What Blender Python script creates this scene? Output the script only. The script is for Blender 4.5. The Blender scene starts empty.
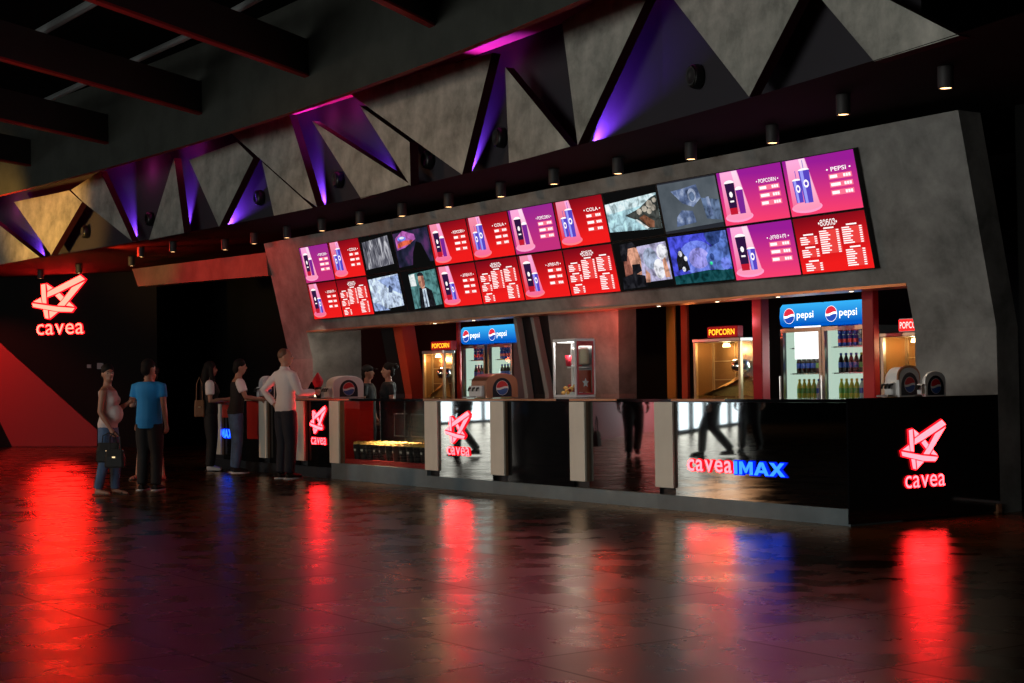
import bpy, bmesh, math, random
from mathutils import Vector, Matrix
random.seed(7)
SC = bpy.context.scene
COL = SC.collection

# ---------------------------------------------------------------- camera
YAW, PITCH, ROLL, FPX = 2.545664, 0.0265049, -0.0149434, 1550.0
CAM = Vector((9.7155, -10.1721, 1.32))
_f = Vector((math.cos(YAW)*math.cos(PITCH), math.sin(YAW)*math.cos(PITCH), math.sin(PITCH)))
_r = Vector((math.sin(YAW), -math.cos(YAW), 0))
_u = _r.cross(_f)
R2 = _r*math.cos(ROLL) + _u*math.sin(ROLL)
U2 = -_r*math.sin(ROLL) + _u*math.cos(ROLL)
cam_data = bpy.data.cameras.new('camera')
cam = bpy.data.objects.new('camera', cam_data)
COL.objects.link(cam)
cam_data.sensor_width = 36.0
cam_data.lens = FPX/1024*36.0
cam_data.clip_end = 300
cam.matrix_world = Matrix(((R2.x, U2.x, -_f.x, CAM.x), (R2.y, U2.y, -_f.y, CAM.y), (R2.z, U2.z, -_f.z, CAM.z), (0, 0, 0, 1)))
SC.camera = cam
VS = SC.view_settings
VS.view_transform = 'Standard'; VS.look = 'None'; VS.exposure = 0.0; VS.gamma = 1.0
VS.use_curve_mapping = False
SC.cycles.use_denoising = True
SC.cycles.max_bounces = 7
SC.cycles.transparent_max_bounces = 12
SC.cycles.caustics_reflective = False
SC.cycles.sample_clamp_indirect = 4.0

# ---------------------------------------------------------------- world
W = bpy.data.worlds.new('world'); SC.world = W
W.use_nodes = True
W.node_tree.nodes['Background'].inputs[0].default_value = (0.75, 0.82, 0.9, 1)
W.node_tree.nodes['Background'].inputs[1].default_value = 0.010

# pixel -> point on a plane of the place
def _ray(px, py): return _f + R2*((px-512)/FPX) - U2*((py-341.5)/FPX)
def PX(px, py, x): d = _ray(px, py); return CAM + d*((x-CAM.x)/d.x)
def PY(px, py, y): d = _ray(px, py); return CAM + d*((y-CAM.y)/d.y)
def PZ(px, py, z=0.0): d = _ray(px, py); return CAM + d*((z-CAM.z)/d.z)
S = 0.235                     # lean of the menu wall
LEAN = math.atan(S)
YS, ZF = 2.045, 1.79          # wall plane, height of the fold
def wy(z): return YS - S*max(0.0, z-ZF)

# ---------------------------------------------------------------- materials
MATS = {}
def principled(name):
    m = bpy.data.materials.new(name); m.use_nodes = True
    return m, m.node_tree, m.node_tree.nodes['Principled BSDF']
def mat(name, col=(.5, .5, .5), rough=.5, metal=0.0, spec=.5, emit=None, es=1.0, noise=0.0, nscale=3.0, bump=0.0):
    if name in MATS: return MATS[name]
    m, nt, b = principled(name)
    c = (*col, 1)
    b.inputs['Base Color'].default_value = c
    b.inputs['Roughness'].default_value = rough
    b.inputs['Metallic'].default_value = metal
    b.inputs['Specular IOR Level'].default_value = spec
    if emit:
        b.inputs['Emission Color'].default_value = (*emit, 1)
        b.inputs['Emission Strength'].default_value = es
    if noise or bump:
        tc = nt.nodes.new('ShaderNodeTexCoord')
        n = nt.nodes.new('ShaderNodeTexNoise'); n.inputs['Scale'].default_value = nscale
        n.inputs['Detail'].default_value = 6; n.inputs['Roughness'].default_value = .62
        nt.links.new(tc.outputs['Object'], n.inputs['Vector'])
        if noise:
            r = nt.nodes.new('ShaderNodeValToRGB')
            lo = tuple(max(0, v*(1-noise)) for v in col); hi = tuple(min(1, v*(1+noise)) for v in col)
            r.color_ramp.elements[0].position = .32; r.color_ramp.elements[0].color = (*lo, 1)
            r.color_ramp.elements[1].position = .68; r.color_ramp.elements[1].color = (*hi, 1)
            nt.links.new(n.outputs['Fac'], r.inputs[0]); nt.links.new(r.outputs[0], b.inputs['Base Color'])
        if bump:
            bp = nt.nodes.new('ShaderNodeBump'); bp.inputs['Strength'].default_value = bump
            nt.links.new(n.outputs['Fac'], bp.inputs['Height']); nt.links.new(bp.outputs[0], b.inputs['Normal'])
    MATS[name] = m
    return m
def emis(name, col, s=1.0):
    if name in MATS: return MATS[name]
    if name.startswith('f_'): return emis_noise(name, [tuple(v*.35 for v in col), col, tuple(min(1, v*1.5+.01) for v in col)], 11.0, distort=.6)
    m = bpy.data.materials.new(name); m.use_nodes = True; nt = m.node_tree; nt.nodes.clear()
    o = nt.nodes.new('ShaderNodeOutputMaterial'); e = nt.nodes.new('ShaderNodeEmission')
    e.inputs[0].default_value = (*col, 1); e.inputs[1].default_value = s
    nt.links.new(e.outputs[0], o.inputs[0]); MATS[name] = m
    return m
def emis_grad(name, c0, c1, axis='Z', s=1.0, diag=0.0):
    """screen picture: two-colour gradient over the panel (bottom c0, top c1)"""
    m = bpy.data.materials.new(name); m.use_nodes = True; nt = m.node_tree; nt.nodes.clear()
    o = nt.nodes.new('ShaderNodeOutputMaterial'); e = nt.nodes.new('ShaderNodeEmission')
    tc = nt.nodes.new('ShaderNodeTexCoord'); sp = nt.nodes.new('ShaderNodeSeparateXYZ')
    ma = nt.nodes.new('ShaderNodeMath'); ma.operation = 'MULTIPLY_ADD'; ma.inputs[1].default_value = diag
    r = nt.nodes.new('ShaderNodeValToRGB')
    r.color_ramp.elements[0].position = .1; r.color_ramp.elements[1].position = .95
    r.color_ramp.elements[0].color = (*c0, 1); r.color_ramp.elements[1].color = (*c1, 1)
    nt.links.new(tc.outputs['Generated'], sp.inputs[0])
    nt.links.new(sp.outputs['X'], ma.inputs[0]); nt.links.new(sp.outputs['Z'], ma.inputs[2])
    nt.links.new(ma.outputs[0], r.inputs[0]); nt.links.new(r.outputs[0], e.inputs[0])
    e.inputs[1].default_value = s; nt.links.new(e.outputs[0], o.inputs[0]); MATS[name] = m
    return m
def emis_noise(name, cols, scale, s=1.0, stretch=(1, 1, 1), distort=0.0):
    """screen picture made of soft blotches"""
    m = bpy.data.materials.new(name); m.use_nodes = True; nt = m.node_tree; nt.nodes.clear()
    o = nt.nodes.new('ShaderNodeOutputMaterial'); e = nt.nodes.new('ShaderNodeEmission')
    tc = nt.nodes.new('ShaderNodeTexCoord'); mp = nt.nodes.new('ShaderNodeMapping'); mp.inputs['Scale'].default_value = stretch
    n = nt.nodes.new('ShaderNodeTexNoise'); n.inputs['Scale'].default_value = scale; n.inputs['Detail'].default_value = 5
    n.inputs['Distortion'].default_value = distort
    r = nt.nodes.new('ShaderNodeValToRGB'); el = r.color_ramp.elements
    while len(el) < len(cols): el.new(.5)
    for i, c in enumerate(cols):
        el[i].position = .33 + .36*i/max(1, len(cols)-1); el[i].color = (*c, 1)
    nt.links.new(tc.outputs['Object'], mp.inputs[0]); nt.links.new(mp.outputs[0], n.inputs['Vector'])
    nt.links.new(n.outputs['Fac'], r.inputs[0]); nt.links.new(r.outputs[0], e.inputs[0])
    e.inputs[1].default_value = s; nt.links.new(e.outputs[0], o.inputs[0]); MATS[name] = m
    return m
def thin_glass(name, tint=(.95, 1, .98), k=1.0):
    m = bpy.data.materials.new(name); m.use_nodes = True; nt = m.node_tree; nt.nodes.clear()
    o = nt.nodes.new('ShaderNodeOutputMaterial'); mx = nt.nodes.new('ShaderNodeMixShader')
    t = nt.nodes.new('ShaderNodeBsdfTransparent'); t.inputs[0].default_value = (*tint, 1)
    g = nt.nodes.new('ShaderNodeBsdfGlossy'); g.inputs['Roughness'].default_value = .02
    lw = nt.nodes.new('ShaderNodeLayerWeight'); pw = nt.nodes.new('ShaderNodeMath'); pw.operation = 'POWER'; pw.inputs[1].default_value = 5.0
    f = nt.nodes.new('ShaderNodeMath'); f.operation = 'MULTIPLY_ADD'; f.inputs[1].default_value = .92; f.inputs[2].default_value = .045*k
    nt.links.new(lw.outputs['Facing'], pw.inputs[0]); nt.links.new(pw.outputs[0], f.inputs[0])
    nt.links.new(f.outputs[0], mx.inputs[0]); nt.links.new(t.outputs[0], mx.inputs[1]); nt.links.new(g.outputs[0], mx.inputs[2])
    nt.links.new(mx.outputs[0], o.inputs[0]); MATS[name] = m
    return m

# floor: polished dark brown stone, uneven gloss, faint patches
def floor_material():
    m = bpy.data.materials.new('floor_polished'); m.use_nodes = True; nt = m.node_tree; nt.nodes.clear()
    N = nt.nodes.new; K = nt.links.new
    out = N('ShaderNodeOutputMaterial'); mx = N('ShaderNodeMixShader'); df = N('ShaderNodeBsdfDiffuse')
    gl = N('ShaderNodeBsdfGlossy'); gl.distribution = 'BECKMANN'; gl.inputs['Color'].default_value = (1, .84, .70, 1)
    fr = N('ShaderNodeFresnel'); fr.inputs[0].default_value = 1.55
    tc = N('ShaderNodeTexCoord')
    n = N('ShaderNodeTexNoise'); n.inputs['Scale'].default_value = .9; n.inputs['Detail'].default_value = 8; n.inputs['Roughness'].default_value = .65
    r = N('ShaderNodeValToRGB')
    r.color_ramp.elements[0].position = .3; r.color_ramp.elements[0].color = (.014, .007, .004, 1)
    r.color_ramp.elements[1].position = .72; r.color_ramp.elements[1].color = (.115, .042, .014, 1)
    n2 = N('ShaderNodeTexNoise'); n2.inputs['Scale'].default_value = 2.2; n2.inputs['Detail'].default_value = 5
    mr = N('ShaderNodeMapRange'); mr.inputs[1].default_value = .3; mr.inputs[2].default_value = .7; mr.inputs[3].default_value = .23; mr.inputs[4].default_value = .33
    n3 = N('ShaderNodeTexNoise'); n3.inputs['Scale'].default_value = 5.0; n3.inputs['Detail'].default_value = 3
    bp = N('ShaderNodeBump'); bp.inputs['Strength'].default_value = .03; bp.inputs['Distance'].default_value = .02
    br = N('ShaderNodeTexBrick'); br.offset = 0.0; br.inputs['Scale'].default_value = 1.0
    br.inputs['Brick Width'].default_value = 1.2; br.inputs['Row Height'].default_value = 1.2; br.inputs['Mortar Size'].default_value = .010
    br.inputs['Color1'].default_value = (1, 1, 1, 1); br.inputs['Color2'].default_value = (.85, .85, .85, 1); br.inputs['Mortar'].default_value = (.45, .45, .45, 1)
    mul = N('ShaderNodeMixRGB'); mul.blend_type = 'MULTIPLY'; mul.inputs[0].default_value = 1.0
    gm = N('ShaderNodeMixRGB'); gm.blend_type = 'MULTIPLY'; gm.inputs[0].default_value = .7; gm.inputs[1].default_value = (1, .84, .70, 1)
    for q in (n, n2, n3, br): K(tc.outputs['Object'], q.inputs['Vector'])
    K(n.outputs['Fac'], r.inputs[0]); K(r.outputs[0], mul.inputs[1]); K(br.outputs['Color'], mul.inputs[2]); K(mul.outputs[0], df.inputs['Color'])
    K(br.outputs['Color'], gm.inputs[2]); K(gm.outputs[0], gl.inputs['Color'])
    K(n2.outputs['Fac'], mr.inputs[0]); K(mr.outputs[0], gl.inputs['Roughness'])
    K(n3.outputs['Fac'], bp.inputs['Height']); K(bp.outputs[0], gl.inputs['Normal'])
    K(fr.outputs[0], mx.inputs[0]); K(df.outputs[0], mx.inputs[1]); K(gl.outputs[0], mx.inputs[2]); K(mx.outputs[0], out.inputs[0])
    MATS['floor'] = m
floor_material()
def concrete(name, a, c, scale=1.4):
    m, nt, b = principled(name)
    tc = nt.nodes.new('ShaderNodeTexCoord')
    n = nt.nodes.new('ShaderNodeTexNoise'); n.inputs['Scale'].default_value = scale; n.inputs['Detail'].default_value = 9
    n.inputs['Roughness'].default_value = .66; n.inputs['Distortion'].default_value = .15
    r = nt.nodes.new('ShaderNodeValToRGB')
    r.color_ramp.elements[0].position = .3; r.color_ramp.elements[0].color = (*a, 1)
    r.color_ramp.elements[1].position = .75; r.color_ramp.elements[1].color = (*c, 1)
    bp = nt.nodes.new('ShaderNodeBump'); bp.inputs['Strength'].default_value = .12; bp.inputs['Distance'].default_value = .02
    nt.links.new(tc.outputs['Object'], n.inputs['Vector']); nt.links.new(n.outputs['Fac'], r.inputs[0])
    nt.links.new(r.outputs[0], b.inputs['Base Color']); nt.links.new(n.outputs['Fac'], bp.inputs['Height'])
    nt.links.new(bp.outputs[0], b.inputs['Normal']); b.inputs['Roughness'].default_value = .6
    MATS[name] = m
concrete('concrete', (.13, .13, .12), (.44, .43, .40), 1.7)
concrete('dark_concrete', (.06, .055, .05), (.15, .145, .13), 1.7)
concrete('panel_concrete', (.17, .178, .15), (.66, .64, .56), 2.2)
mat('black_wall', (.006, .0065, .006), .8, spec=.15)
mat('dark_soffit', (.009, .008, .008), .9, spec=.1)
mat('bulkhead', (.058, .062, .054), .9, spec=.1, noise=.15, nscale=2)
mat('ceiling_black', (.004, .0045, .004), .95, spec=.05)
mat('steel_dark', (.03, .028, .028), .6)
mat('red_paint', (.42, .018, .018), .55)
mat('soffit_red_glow', (.55, .015, .025), .7)
mat('recess', (.05, .047, .055), .9, spec=.1)
mat('prism_side', (.045, .008, .012), .9, spec=.1)
mat('black_gloss', (.006, .006, .007), .06, spec=.5)
mat('mirror_black', (.50, .54, .54), .025, metal=1.0)
mat('black_matt', (.008, .008, .009), .35)
mat('cream', (.88, .80, .66), .35, noise=.08, nscale=2)
mat('wood_side', (.28, .15, .08), .45, noise=.2, nscale=6)
mat('maroon', (.12, .02, .025), .4)
mat('copper', (.52, .25, .13), .3, metal=.6)
mat('plinth', (.19, .24, .255), .38, metal=.35, noise=.25, nscale=1.2)
mat('white_plastic', (.8, .8, .8), .3)
mat('grey_plastic', (.25, .27, .27), .4)
mat('chrome', (.75, .75, .75), .15, metal=1.0)
mat('steel', (.6, .58, .55), .28, metal=1.0)
mat('gold_steel', (.72, .55, .32), .3, metal=.8)
mat('bezel', (.004, .004, .004), .4)
mat('skin', (.52, .27, .18), .5); mat('skin_tan', (.40, .19, .12), .5)
mat('hair_dark', (.010, .008, .007), .75, spec=.2); mat('hair_sandy', (.16, .08, .045), .6)
mat('tee_blue', (.015, .27, .66), .8); mat('tank_grey', (.66, .56, .53), .8, noise=.08, nscale=8)
mat('shirt_white', (.85, .79, .78), .7); mat('denim', (.07, .13, .24), .8, noise=.3, nscale=6)
mat('black_cloth', (.008, .008, .009), .8); mat('navy_cloth', (.012, .016, .028), .8)
mat('pale_cloth', (.45, .47, .43), .8); mat('leather_black', (.007, .007, .007), .6, spec=.25); mat('leather_brown', (.22, .10, .045), .5)
mat('red_bag', (.55, .05, .03), .5); mat('sandal', (.05, .03, .02), .6); mat('shoe_white', (.6, .6, .6), .5); mat('eye', (.02, .015, .015), .2); mat('lip', (.35, .09, .08), .5)
thin_glass('glass')
thin_glass('glass_green', (.86, .96, .93), 1.6)

# ---------------------------------------------------------------- mesh helper
class MB:
    def __init__(s): s.v = []; s.f = []; s.m = []; s.names = []
    def mi(s, n):
        if n not in s.names: s.names.append(n)
        return s.names.index(n)
    def poly(s, pts, m):
        b = len(s.v); s.v += [tuple(p) for p in pts]; s.f.append(tuple(range(b, b+len(pts)))); s.m.append(s.mi(m)); return s
    def raw(s, vs, fs, m):
        b = len(s.v); k = s.mi(m); s.v += [tuple(p) for p in vs]
        for f in fs: s.f.append(tuple(i+b for i in f)); s.m.append(k)
        return s
    def box(s, x0, x1, y0, y1, z0, z1, m):
        if m.startswith('glass'):      # a pane: one sheet
            if y1-y0 < .02: return s.poly([(x0, y0, z0), (x1, y0, z0), (x1, y0, z1), (x0, y0, z1)], m)
            if x1-x0 < .02: return s.poly([(x1, y0, z0), (x1, y1, z0), (x1, y1, z1), (x1, y0, z1)], m)
            return s.poly([(x0, y0, z1), (x1, y0, z1), (x1, y1, z1), (x0, y1, z1)], m)
        vs = [(x, y, z) for z in (z0, z1) for y in (y0, y1) for x in (x0, x1)]
        return s.raw(vs, [(0, 2, 3, 1), (4, 5, 7, 6), (0, 1, 5, 4), (2, 6, 7, 3), (0, 4, 6, 2), (1, 3, 7, 5)], m)
    def rbox(s, x0, x1, y0, y1, z0, z1, m, r=.01):
        """box with chamfered upright and level edges"""
        b = len(s.v)
        def ring(z, i): return [(x0+r+i, y0+i, z), (x1-r-i, y0+i, z), (x1-i, y0+r+i, z), (x1-i, y1-r-i, z), (x1-r-i, y1-i, z), (x0+r+i, y1-i, z), (x0+i, y1-r-i, z), (x0+i, y0+r+i, z)]
        return s.loft([ring(z0, r*.7), ring(z0+r, 0), ring(z1-r, 0), ring(z1, r*.7)], m)
    def hexa(s, p, m):      # 4 points near, 4 points far
        return s.raw(p, [(0, 1, 2, 3), (7, 6, 5, 4), (0, 4, 5, 1), (1, 5, 6, 2), (2, 6, 7, 3), (3, 7, 4, 0)], m)
    def prism(s, pts, vec, m, mside=None):
        n = len(pts); q = [Vector(p)+Vector(vec) for p in pts]
        s.poly(pts, m); s.poly(list(reversed(q)), mside or m)
        for i in range(n):
            j = (i+1) % n; s.poly([pts[j], pts[i], q[i], q[j]], mside or m)
        return s
    def loft(s, rings, m, caps=True):
        n = len(rings[0]); b = len(s.v); k = s.mi(m)
        for r in rings: s.v += [tuple(p) for p in r]
        for i in range(len(rings)-1):
            for j in range(n):
                a = b+i*n+j; c = b+i*n+(j+1) % n
                s.f.append((a, c, c+n, a+n)); s.m.append(k)
        if caps:
            s.f.append(tuple(range(b+n-1, b-1, -1))); s.m.append(k)
            e = b+(len(rings)-1)*n; s.f.append(tuple(range(e, e+n))); s.m.append(k)
        return s
    def tube(s, pts, rad, m, n=8):
        pts = [Vector(p) for p in pts]
        if not hasattr(rad, '__len__'): rad = [rad]*len(pts)
        rings = []; up = None
        for i, p in enumerate(pts):
            d = (pts[min(i+1, len(pts)-1)]-pts[max(i-1, 0)])
            d = d.normalized() if d.length > 1e-6 else Vector((0, 0, 1))
            if up is None:
                a = Vector((1, 0, 0)) if abs(d.x) < .8 else Vector((0, 1, 0))
            else: a = up
            e1 = (a-d*a.dot(d)).normalized(); up = e1; e2 = d.cross(e1)
            rings.append([p+(e1*math.cos(t)+e2*math.sin(t))*rad[i] for t in [2*math.pi*k/n for k in range(n)]])
        return s.loft(rings, m)
    def lathe(s, prof, m, c=(0, 0, 0), n=12, ax='z'):
        rings = []
        for r, h in prof:
            r = max(r, 1e-4)
            if ax == 'z': rings.append([(c[0]+r*math.cos(2*math.pi*k/n), c[1]+r*math.sin(2*math.pi*k/n), c[2]+h) for k in range(n)])
            elif ax == 'y': rings.append([(c[0]+r*math.cos(2*math.pi*k/n), c[1]+h, c[2]+r*math.sin(2*math.pi*k/n)) for k in range(n)])
            else: rings.append([(c[0]+h, c[1]+r*math.cos(2*math.pi*k/n), c[2]+r*math.sin(2*math.pi*k/n)) for k in range(n)])
        return s.loft(rings, m)
    def ell(s, c, rx, ry, rz, m, n=12, k=8):
        rings = []
        for i in range(k+1):
            t = math.pi*(i/k-.5); t = max(-1.5, min(1.5, t))
            rings.append([(c[0]+rx*math.cos(t)*math.cos(2*math.pi*j/n), c[1]+ry*math.cos(t)*math.sin(2*math.pi*j/n), c[2]+rz*math.sin(t)) for j in range(n)])
        return s.loft(rings, m)
    def mesh(s, name, smooth=False):
        me = bpy.data.meshes.new(name); me.from_pydata(s.v, [], s.f)
        for n in s.names: me.materials.append(MATS[n])
        me.polygons.foreach_set('material_index', s.m)
        if smooth: me.polygons.foreach_set('use_smooth', [True]*len(me.polygons))
        me.validate(); me.update()
        bm = bmesh.new(); bm.from_mesh(me); bmesh.ops.recalc_face_normals(bm, faces=bm.faces); bm.to_mesh(me); bm.free()
        return me
    def build(s, name, parent=None, smooth=False, world=False):
        if world and parent is not None:
            inv = parent.matrix_basis.inverted(); s.v = [tuple(inv @ Vector(p)) for p in s.v]
        return link(name, s.mesh(name, smooth), parent)
def link(name, me, parent=None):
    o = bpy.data.objects.new(name, me); COL.objects.link(o); o.parent = parent; return o
def thing(name, label, cat, loc=(0, 0, 0), rot=(0, 0, 0), group=None):
    o = bpy.data.objects.new(name, None); COL.objects.link(o); o.location = loc; o.rotation_euler = rot
    o.empty_display_size = .1
    return tag(o, label, cat, group)
def tag(o, label, cat, group=None):
    o['label'] = label; o['category'] = cat
    if group: o['group'] = group
    return o
def struct(o): o['kind'] = 'structure'; return o
def copy_tree(o, parent=None):
    c = o.copy(); COL.objects.link(c); c.parent = parent
    for ch in list(o.children): copy_tree(ch, c)
    return c
def lamp(name, kind, loc, energy, col, parent=None, target=None, size=.05, cone=None, blend=.6):
    d = bpy.data.lights.new(name, kind); d.energy = energy; d.color = col
    if kind == 'SPOT': d.spot_size = cone or 1.0; d.spot_blend = blend
    if kind == 'AREA': d.size = size; d.spread = 1.7
    else: d.shadow_soft_size = size
    o = bpy.data.objects.new(name, d); COL.objects.link(o); o.location = loc; o.parent = parent
    if target is not None: o.rotation_euler = (Vector(target)-Vector(loc)).to_track_quat('-Z', 'Y').to_euler()
    return o

# text as polygons
def text_polys(txt, size=1.0, bold=0.0):
    cu = bpy.data.curves.new('txt', 'FONT'); cu.body = txt; cu.size = size; cu.offset = bold; cu.resolution_u = 3
    ob = bpy.data.objects.new('txt', cu); COL.objects.link(ob)
    dg = bpy.context.evaluated_depsgraph_get(); dg.update()
    ev = ob.evaluated_get(dg); me = ev.to_mesh()
    vs = [tuple(v.co) for v in me.vertices]; fs = [tuple(p.vertices) for p in me.polygons]
    ev.to_mesh_clear(); bpy.data.objects.remove(ob); bpy.data.curves.remove(cu)
    return vs, fs
_TC = {}
def text_flat(mb, txt, cx, cz, h, y, m, bold=.0, width=None):
    """flat lettering in the local x-z plane, centred at cx, cz"""
    key = (txt, bold)
    if key not in _TC: _TC[key] = text_polys(txt, 1.0, bold)
    vs, fs = _TC[key]
    if not vs: return
    x0 = min(v[0] for v in vs); x1 = max(v[0] for v in vs); z0 = min(v[1] for v in vs); z1 = max(v[1] for v in vs)
    k = h/max(1e-6, z1-z0); kx = k if width is None else width/max(1e-6, x1-x0)
    mb.raw([(cx+(v[0]-(x0+x1)/2)*kx, y, cz+(v[1]-(z0+z1)/2)*k) for v in vs], fs, m)

# ================================================================ STRUCTURE
# floor
b = MB(); b.poly([(-60, -40, 0), (14, -40, 0), (14, 12, 0), (-60, 12, 0)], 'floor')
struct(b.build('floor'))

# leaning menu wall with the serving opening
XL, XR, OL, OR, ZT, ZO = -15.36, 0.0, -14.46, -1.01, 3.84, 2.27
def wp(x, z, d=0.0): return (x, wy(z)+d, z)
def wall_piece(mb, x0, x1, zs, d=.32, m='concrete'):
    for a, c in zip(zs, zs[1:]):
        mb.hexa([wp(x0, a), wp(x1, a), wp(x1, c), wp(x0, c), wp(x0, a, d), wp(x1, a, d), wp(x1, c, d), wp(x0, c, d)], m)
b = MB()
wall_piece(b, OR, XR, [0, ZF, ZO, ZT]); wall_piece(b, XL, OL, [0, ZF, ZO, ZT]); wall_piece(b, OL, OR, [ZO, ZT])
w = struct(b.build('wall_menu')); w['label'] = 'leaning grey concrete wall around the serving opening'
# copper edge under the opening head, with small soffit lights
b = MB(); b.box(OL, OR, wy(ZO)-.005, wy(ZO)+.34, ZO-.03, ZO-.001, 'copper'); struct(b.build('trim_1'))
# inner return wall at the left of the opening, bar back wall, end wall
b = MB()
b.hexa([(OL-.05, YS+.32, 0), (OL, YS+.32, 0), (OL, YS+.32, ZF), (OL-.05, YS+.32, ZF), (OL-.05, 3.0, 0), (OL, 3.0, 0), (OL, 3.0, ZF), (OL-.05, 3.0, ZF)], 'concrete')
b.hexa([(OL-.05, YS+.32, ZF), (OL, YS+.32, ZF), (OL, wy(2.6)+.32, 2.6), (OL-.05, wy(2.6)+.32, 2.6), (OL-.05, 3.0, ZF), (OL, 3.0, ZF), (OL, 3.0, 2.6), (OL-.05, 3.0, 2.6)], 'concrete')
struct(b.build('wall_return'))
b = MB(); b.box(-44, 2.2, 5.0, 5.2, 0, 3.95, 'black_wall'); struct(b.build('wall_back'))
b = MB(); b.box(0.02, .2, 2.37, 5.2, 0, 3.95, 'black_wall'); b.box(.2, 9, 3.1, 3.3, 0, 6.4, 'black_wall'); struct(b.build('wall_right'))
b = MB(); b.box(-14.4, -0.1, 2.1, 5.0, 2.75, 2.8, 'ceiling_black'); struct(b.build('ceiling_bar'))
# wall with the big wall sign, facing the room
WO = Vector(PZ(60, 447)); WD = Vector((.809, .588, 0)).normalized(); WN = Vector((WD.y, -WD.x, 0))
def wl(s, z, d=0.0): return tuple(WO+WD*s+WN*d+Vector((0, 0, z)))
b = MB(); b.hexa([wl(-9, 0), wl(2.6, 0), wl(2.6, 6.5), wl(-9, 6.5), wl(-9, 0, -.3), wl(2.6, 0, -.3), wl(2.6, 6.5, -.3), wl(-9, 6.5, -.3)], 'black_wall')
wall_left = struct(b.build('wall_left'))
def onwall(px, py, d=0.0):
    r = _ray(px, py); o = WO+WN*d; t = (o-CAM).dot(WN)/r.dot(WN); return CAM+r*t
b = MB(); b.prism([onwall(-60, 290, .03), onwall(0, 343, .03), onwall(97, 430, .03), onwall(97, 446.5, .03), onwall(12, 446.5, .03), onwall(-60, 300, .03)], -WN*.029, 'red_paint')
b.prism([onwall(-60, 290, .02), onwall(12, 446.5, .02), onwall(-60, 446.5, .02)], -WN*.019, 'black_wall')
o = b.build('red_stripe', wall_left)
b = MB()
b.prism([onwall(87, 364.5, .02), onwall(91, 364.5, .02), onwall(91, 368, .02), onwall(87, 368, .02)], -WN*.019, 'grey_plastic'); b.build('switch_plate', wall_left)
b = MB(); b.prism([onwall(97, 363, .02), onwall(103, 363, .02), onwall(103, 369, .02), onwall(97, 369, .02)], -WN*.019, 'grey_plastic'); b.build('switch_plate', wall_left)
# concrete lintel to the left of the menu wall
b = MB(); b.prism([PY(138, 286.5, 1.62), PY(268, 275.5, 1.62), PY(266, 252.5, 1.62), PY(132, 269, 1.62)], (0, .3, 0), 'dark_concrete'); struct(b.build('trim_2'))

# ---- curved ceiling bulkhead, soffit, recess and origami panels
_B = [(959, 35.7), (874, 61.5), (749, 97), (577.6, 145), (510, 163.5), (462, 175), (361, 198.5), (274, 216), (219, 227), (149, 240), (51, 255), (0, 265)]
ZS = 3.95
_pts = sorted((tuple(PZ(q[0], q[1], ZS))[:2] for q in _B))
# least-squares cubic through the plan points of the fascia's lower edge
def cubic_fit(pts):
    k = 10.0; A = [[0.0]*5 for _ in range(4)]
    for x, y in pts:
        r = [(x/k)**p for p in range(4)]
        for i in range(4):
            for j in range(4): A[i][j] += r[i]*r[j]
            A[i][4] += r[i]*y
    for i in range(4):
        p = max(range(i, 4), key=lambda q: abs(A[q][i])); A[i], A[p] = A[p], A[i]
        for q in range(4):
            if q != i:
                f = A[q][i]/A[i][i]; A[q] = [u-f*v for u, v in zip(A[q], A[i])]
    c = [A[i][4]/A[i][i] for i in range(4)]
    return lambda x: sum(c[p]*(x/k)**p for p in range(4))
_yc = cubic_fit(_pts)
def yb(x, off=0.0): return _yc(max(-27.0, min(4.0, x)))+off
def curt(px, py, off=0.0):
    v = 0.0
    for i in range(70):
        q = PY(px, py, v); v = .5*v+.5*yb(q.x, off)
    return q
XSEG = [-32+i*1.0 for i in range(38)]
def strip(mb, fa, fb, m, xmax=99):
    for x0, x1 in zip(XSEG, XSEG[1:]):
        if x1 <= xmax: mb.poly([fa(x0), fa(x1), fb(x1), fb(x0)], m)
b = MB()   # lower soffit, carrying the downlights
strip(b, lambda x: (x, yb(x, -.02), ZS), lambda x: (x, 9.5, ZS), 'dark_soffit')
struct(b.build('ceiling_soffit'))
b = MB()   # back of the lit recess
strip(b, lambda x: (x, yb(x, .40), ZS), lambda x: (x, yb(x, .40), 5.6), 'recess', 1.0); rec = struct(b.build('wall_recess'))
b = MB()   # underside of the bulkhead, its red glow put into the colour
strip(b, lambda x: (x, yb(x, -1.0), 5.1), lambda x: (x, yb(x, -.03), 5.56), 'soffit_red_glow', 1.0)
strip(b, lambda x: (x, yb(x, -.03), 5.56), lambda x: (x, yb(x, .42), 5.56), 'soffit_red_glow', 1.0); struct(b.build('ceiling_red_glow'))
b = MB()   # grey bulkhead band
strip(b, lambda x: (x, yb(x, -1.0), 5.1), lambda x: (x, yb(x, -1.0), 6.6), 'bulkhead', 1.0)
strip(b, lambda x: (x, yb(x, -1.0), 5.1), lambda x: (x, yb(x, -.9), 5.1), 'red_paint', 1.0); struct(b.build('ceiling_bulkhead'))
b = MB(); b.box(-40, 14, -16, 9.5, 6.6, 6.8, 'ceiling_black'); struct(b.build('ceiling'))

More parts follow.
